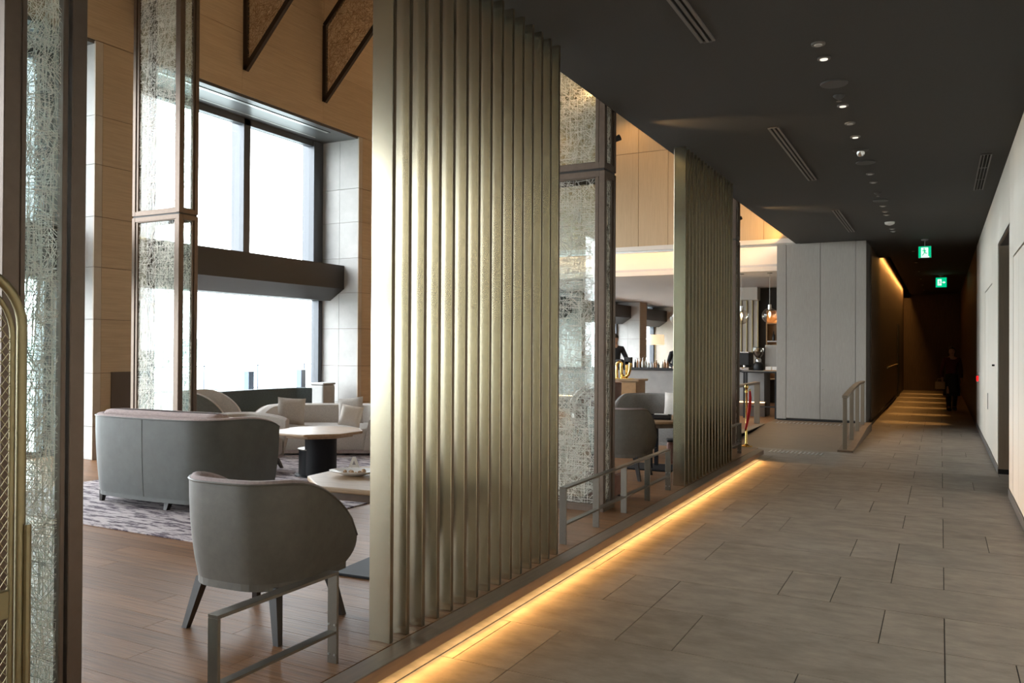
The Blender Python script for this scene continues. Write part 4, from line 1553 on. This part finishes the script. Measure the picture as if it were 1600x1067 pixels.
def person(label, loc, rz, H, hands, knees, feet, elbows, top, bottom, lean=0.0, skirt=False, hair_long=True, sitting=False):
    """standing height H; figure faces -y locally"""
    t = thing('person', label, 'person', loc, rz)
    k = H / 1.7
    S = lambda p: (p[0] * k, p[1] * k, p[2] * k)
    L = lean
    J, E = [], []

    def add(p, r, par=None):
        J.append((S(p), (r[0] * k, r[1] * k) if isinstance(r, tuple) else r * k))
        if par is not None:
            E.append((par, len(J) - 1))
        return len(J) - 1
    pel = add((0, 0, .92), (.135, .10))
    wst = add((0, -.2 * L, 1.06), (.125, .09), pel)
    chs = add((0, -.6 * L, 1.25), (.14, .10), wst)
    shl = add((0, -.9 * L, 1.38), (.10, .075), chs)
    nek = add((0, -1.1 * L, 1.46), .05, shl)
    hd0 = add((0, -1.3 * L - .01, 1.53), (.062, .075), nek)
    hd1 = add((0, -1.5 * L - .02, 1.61), (.075, .092), hd0)
    hd2 = add((0, -1.6 * L - .01, 1.68), (.055, .07), hd1)
    nose = add((0, -1.45 * L - .105, 1.575), .012, hd1)
    for s in (-1, 1):
        ear = add((s * .082, -1.4 * L, 1.585), .012, hd1)
    for s, e, h in zip((-1, 1), elbows, hands):
        sh = add((s * .165, -.9 * L, 1.37), .056, shl)
        el = add(e, .042, sh)
        wr = add(h, .028, el)
        d = (Vector(h) - Vector(e)).normalized()
        pa = add(tuple(Vector(h) + d * .055), (.036, .02), wr)
        side = d.cross(Vector((0, 1, 0))).normalized()
        for q, (fo, fl_) in enumerate(((-.024, .07), (-.008, .082), (.008, .078), (.024, .062))):
            b2 = Vector(h) + d * .075 + Vector((0, 1, 0)) * fo
            f1 = add(tuple(b2), .0095, pa)
            f2 = add(tuple(b2 + d * fl_ * .55 + side * .01 * -s), .009, f1)
            add(tuple(b2 + d * fl_ + side * .03 * -s), .008, f2)
        th1 = add(tuple(Vector(h) + d * .03 + Vector((0, -.035, 0))), .011, pa)
        add(tuple(Vector(h) + d * .075 + Vector((0, -.055, 0))), .009, th1)
    for s, kn, ft in zip((-1, 1), knees, feet):
        hp = add((s * .085, 0, .86), .085, pel)
        kk = add(kn, .057, hp)
        cf = add(tuple((Vector(kn) * .6 + Vector(ft) * .4) + Vector((0, .02, 0))), .052, kk)
        an = add(ft, .036, cf)
        hl = add((ft[0], ft[1] + .02, max(ft[2] - .05, .03)), .034, an)
        add((ft[0], ft[1] - .13, .028), (.036, .026), an)
    skin_mesh('body', J, E, 'skin', t)
    # clothing: inflated shells
    J, E = [], []
    p0 = add((0, 0, .84), (.158, .125))
    p1 = add((0, -.1 * L, .98), (.15, .115), p0)
    p2 = add((0, -.2 * L, 1.08), (.142, .108), p1)
    p3 = add((0, -.6 * L, 1.25), (.158, .118), p2)
    p4 = add((0, -.9 * L, 1.385), (.115, .09), p3)
    p5 = add((0, -1.05 * L, 1.435), .062, p4)
    for s, e, h in zip((-1, 1), elbows, hands):
        a1 = add((s * .17, -.9 * L, 1.365), .07, p4)
        a2 = add(e, .056, a1)
        add(tuple(Vector(e).lerp(Vector(h), .9)), .042, a2)
    skin_mesh('jacket', J, E, top, t)
    if skirt:
        sk = MB().lathe([(.21, .40), (.205, .42), (.175, .75), (.15, .95), (.13, 1.0)], 20)
        sk.v = [(x * k, (y * .82) * k + .02 * math.sin(8 * math.atan2(y, x)) * k * (1 - z), z * k) for x, y, z in sk.v]
        sk.build('skirt', bottom, t, smooth=True)
        for kn, ft in zip(knees, feet):
            c = Vector(kn).lerp(Vector(ft), .45) + Vector((0, .02, 0))
            MB().tube([tuple(Vector(p) * k) for p in (Vector(kn) + Vector((0, 0, -.02)), c, Vector(ft) + Vector((0, 0, -.03)))], [.062 * k, .064 * k, .05 * k], 12).build('boot', 'black_matte', t, smooth=True)
    else:
        J, E = [], []
        p0 = add((0, 0, .95), (.15, .115))
        for s, kn, ft in zip((-1, 1), knees, feet):
            a1 = add((s * .09, 0, .84), .098, p0)
            a2 = add(kn, .072, a1)
            add((ft[0], ft[1] + .01, ft[2] + .02), .056, a2)
        skin_mesh('trousers', J, E, bottom, t)
    for ft in feet:
        MB().prism([(x, y) for x, y in ((-.042, .06), (.042, .06), (.048, -.06), (.035, -.17), (-.035, -.17), (-.048, -.06))], 0, .075).build('shoe', 'black_matte', t, bevel=.02, seg=2)
        o = [c for c in t.children if c.name.startswith('shoe')][-1]
        o.location = (ft[0] * k, ft[1] * k, 0)
    # hair cap
    n = 8
    m = MB()
    prof = [(.001, .102)] + [(.088 * math.sin(PI / 2 * q / n), .102 * math.cos(PI / 2 * q / n)) for q in range(1, n + 1)]
    if hair_long:
        prof += [(.092, -.05), (.085, -.12)]
    m.lathe(prof[::-1], 20)
    m.v = [(x * k, (y * 1.15 + .018 - 1.5 * L) * k, (z + 1.615) * k) for x, y, z in m.v]
    # leave the face open: drop the front faces below the brow
    keep = []
    for f in m.f:
        c = Vector((0, 0, 0))
        for i in f:
            c += Vector(m.v[i])
        c /= len(f)
        if len(f) > 4 or (c.y < (-.035 - 1.5 * L) * k and c.z < 1.645 * k):
            continue
        keep.append(f)
    m.f = keep
    m.build('hair', 'hair', t, smooth=True)
    for s in (-1, 1):
        MB().lathe([(.001, -.009), (.009, 0), (.001, .009)], 8, (s * .03 * k, (-.098 - 1.5 * L) * k, 1.605 * k)).build('eye', 'hair', t)
    MB().box(-.022 * k, .022 * k, (-.096 - 1.45 * L) * k, (-.088 - 1.45 * L) * k, 1.535 * k, 1.543 * k).build('mouth', 'jacket_red', t)
    return t


person('person in a dark red jacket and dark skirt walking down the corridor with a bag', (.24, 22.9, 0), R(8), 1.56,
       hands=((-.24, -.12, .84), (.25, .10, .84)), elbows=((-.235, .02, 1.09), (.235, .06, 1.09)),
       knees=((-.09, -.10, .48), (.09, .02, .47)), feet=((-.09, -.16, .08), (.09, .16, .09)), top='jacket_red', bottom='skirt_dark', skirt=True)
t = thing('handbag', 'tan handbag held by the person in the corridor', 'bag', (-.01, 22.74, .73))
bx('body', 'bag_tan', t, -.11, .11, -.045, .045, -.20, -.02, .02, 2)
MB().tube([(-.07, 0, -.03), (-.05, 0, .05), (.05, 0, .05), (.07, 0, -.03)], .007, 6).build('handle', 'bag_tan', t)
person('staff member in a dark suit standing behind the bar', (-6.78, 18.1, ZP), R(-150), 1.70,
       hands=((-.26, -.2, 1.0), (.27, -.18, 1.0)), elbows=((-.29, .02, 1.10), (.29, .02, 1.10)),
       knees=((-.09, -.02, .48), (.09, 0, .48)), feet=((-.1, 0, .08), (.1, 0, .08)), top='suit', bottom='suit', hair_long=False)
person('person with short dark hair bending behind the row of bottles', (-5.72, 19.5, ZP), R(40), 1.56,
       hands=((-.2, -.36, 1.0), (.2, -.36, 1.0)), elbows=((-.27, -.12, 1.10), (.27, -.12, 1.10)),
       knees=((-.09, -.02, .48), (.09, 0, .48)), feet=((-.1, 0, .08), (.1, 0, .08)), top='suit', bottom='suit', lean=.10, hair_long=False)
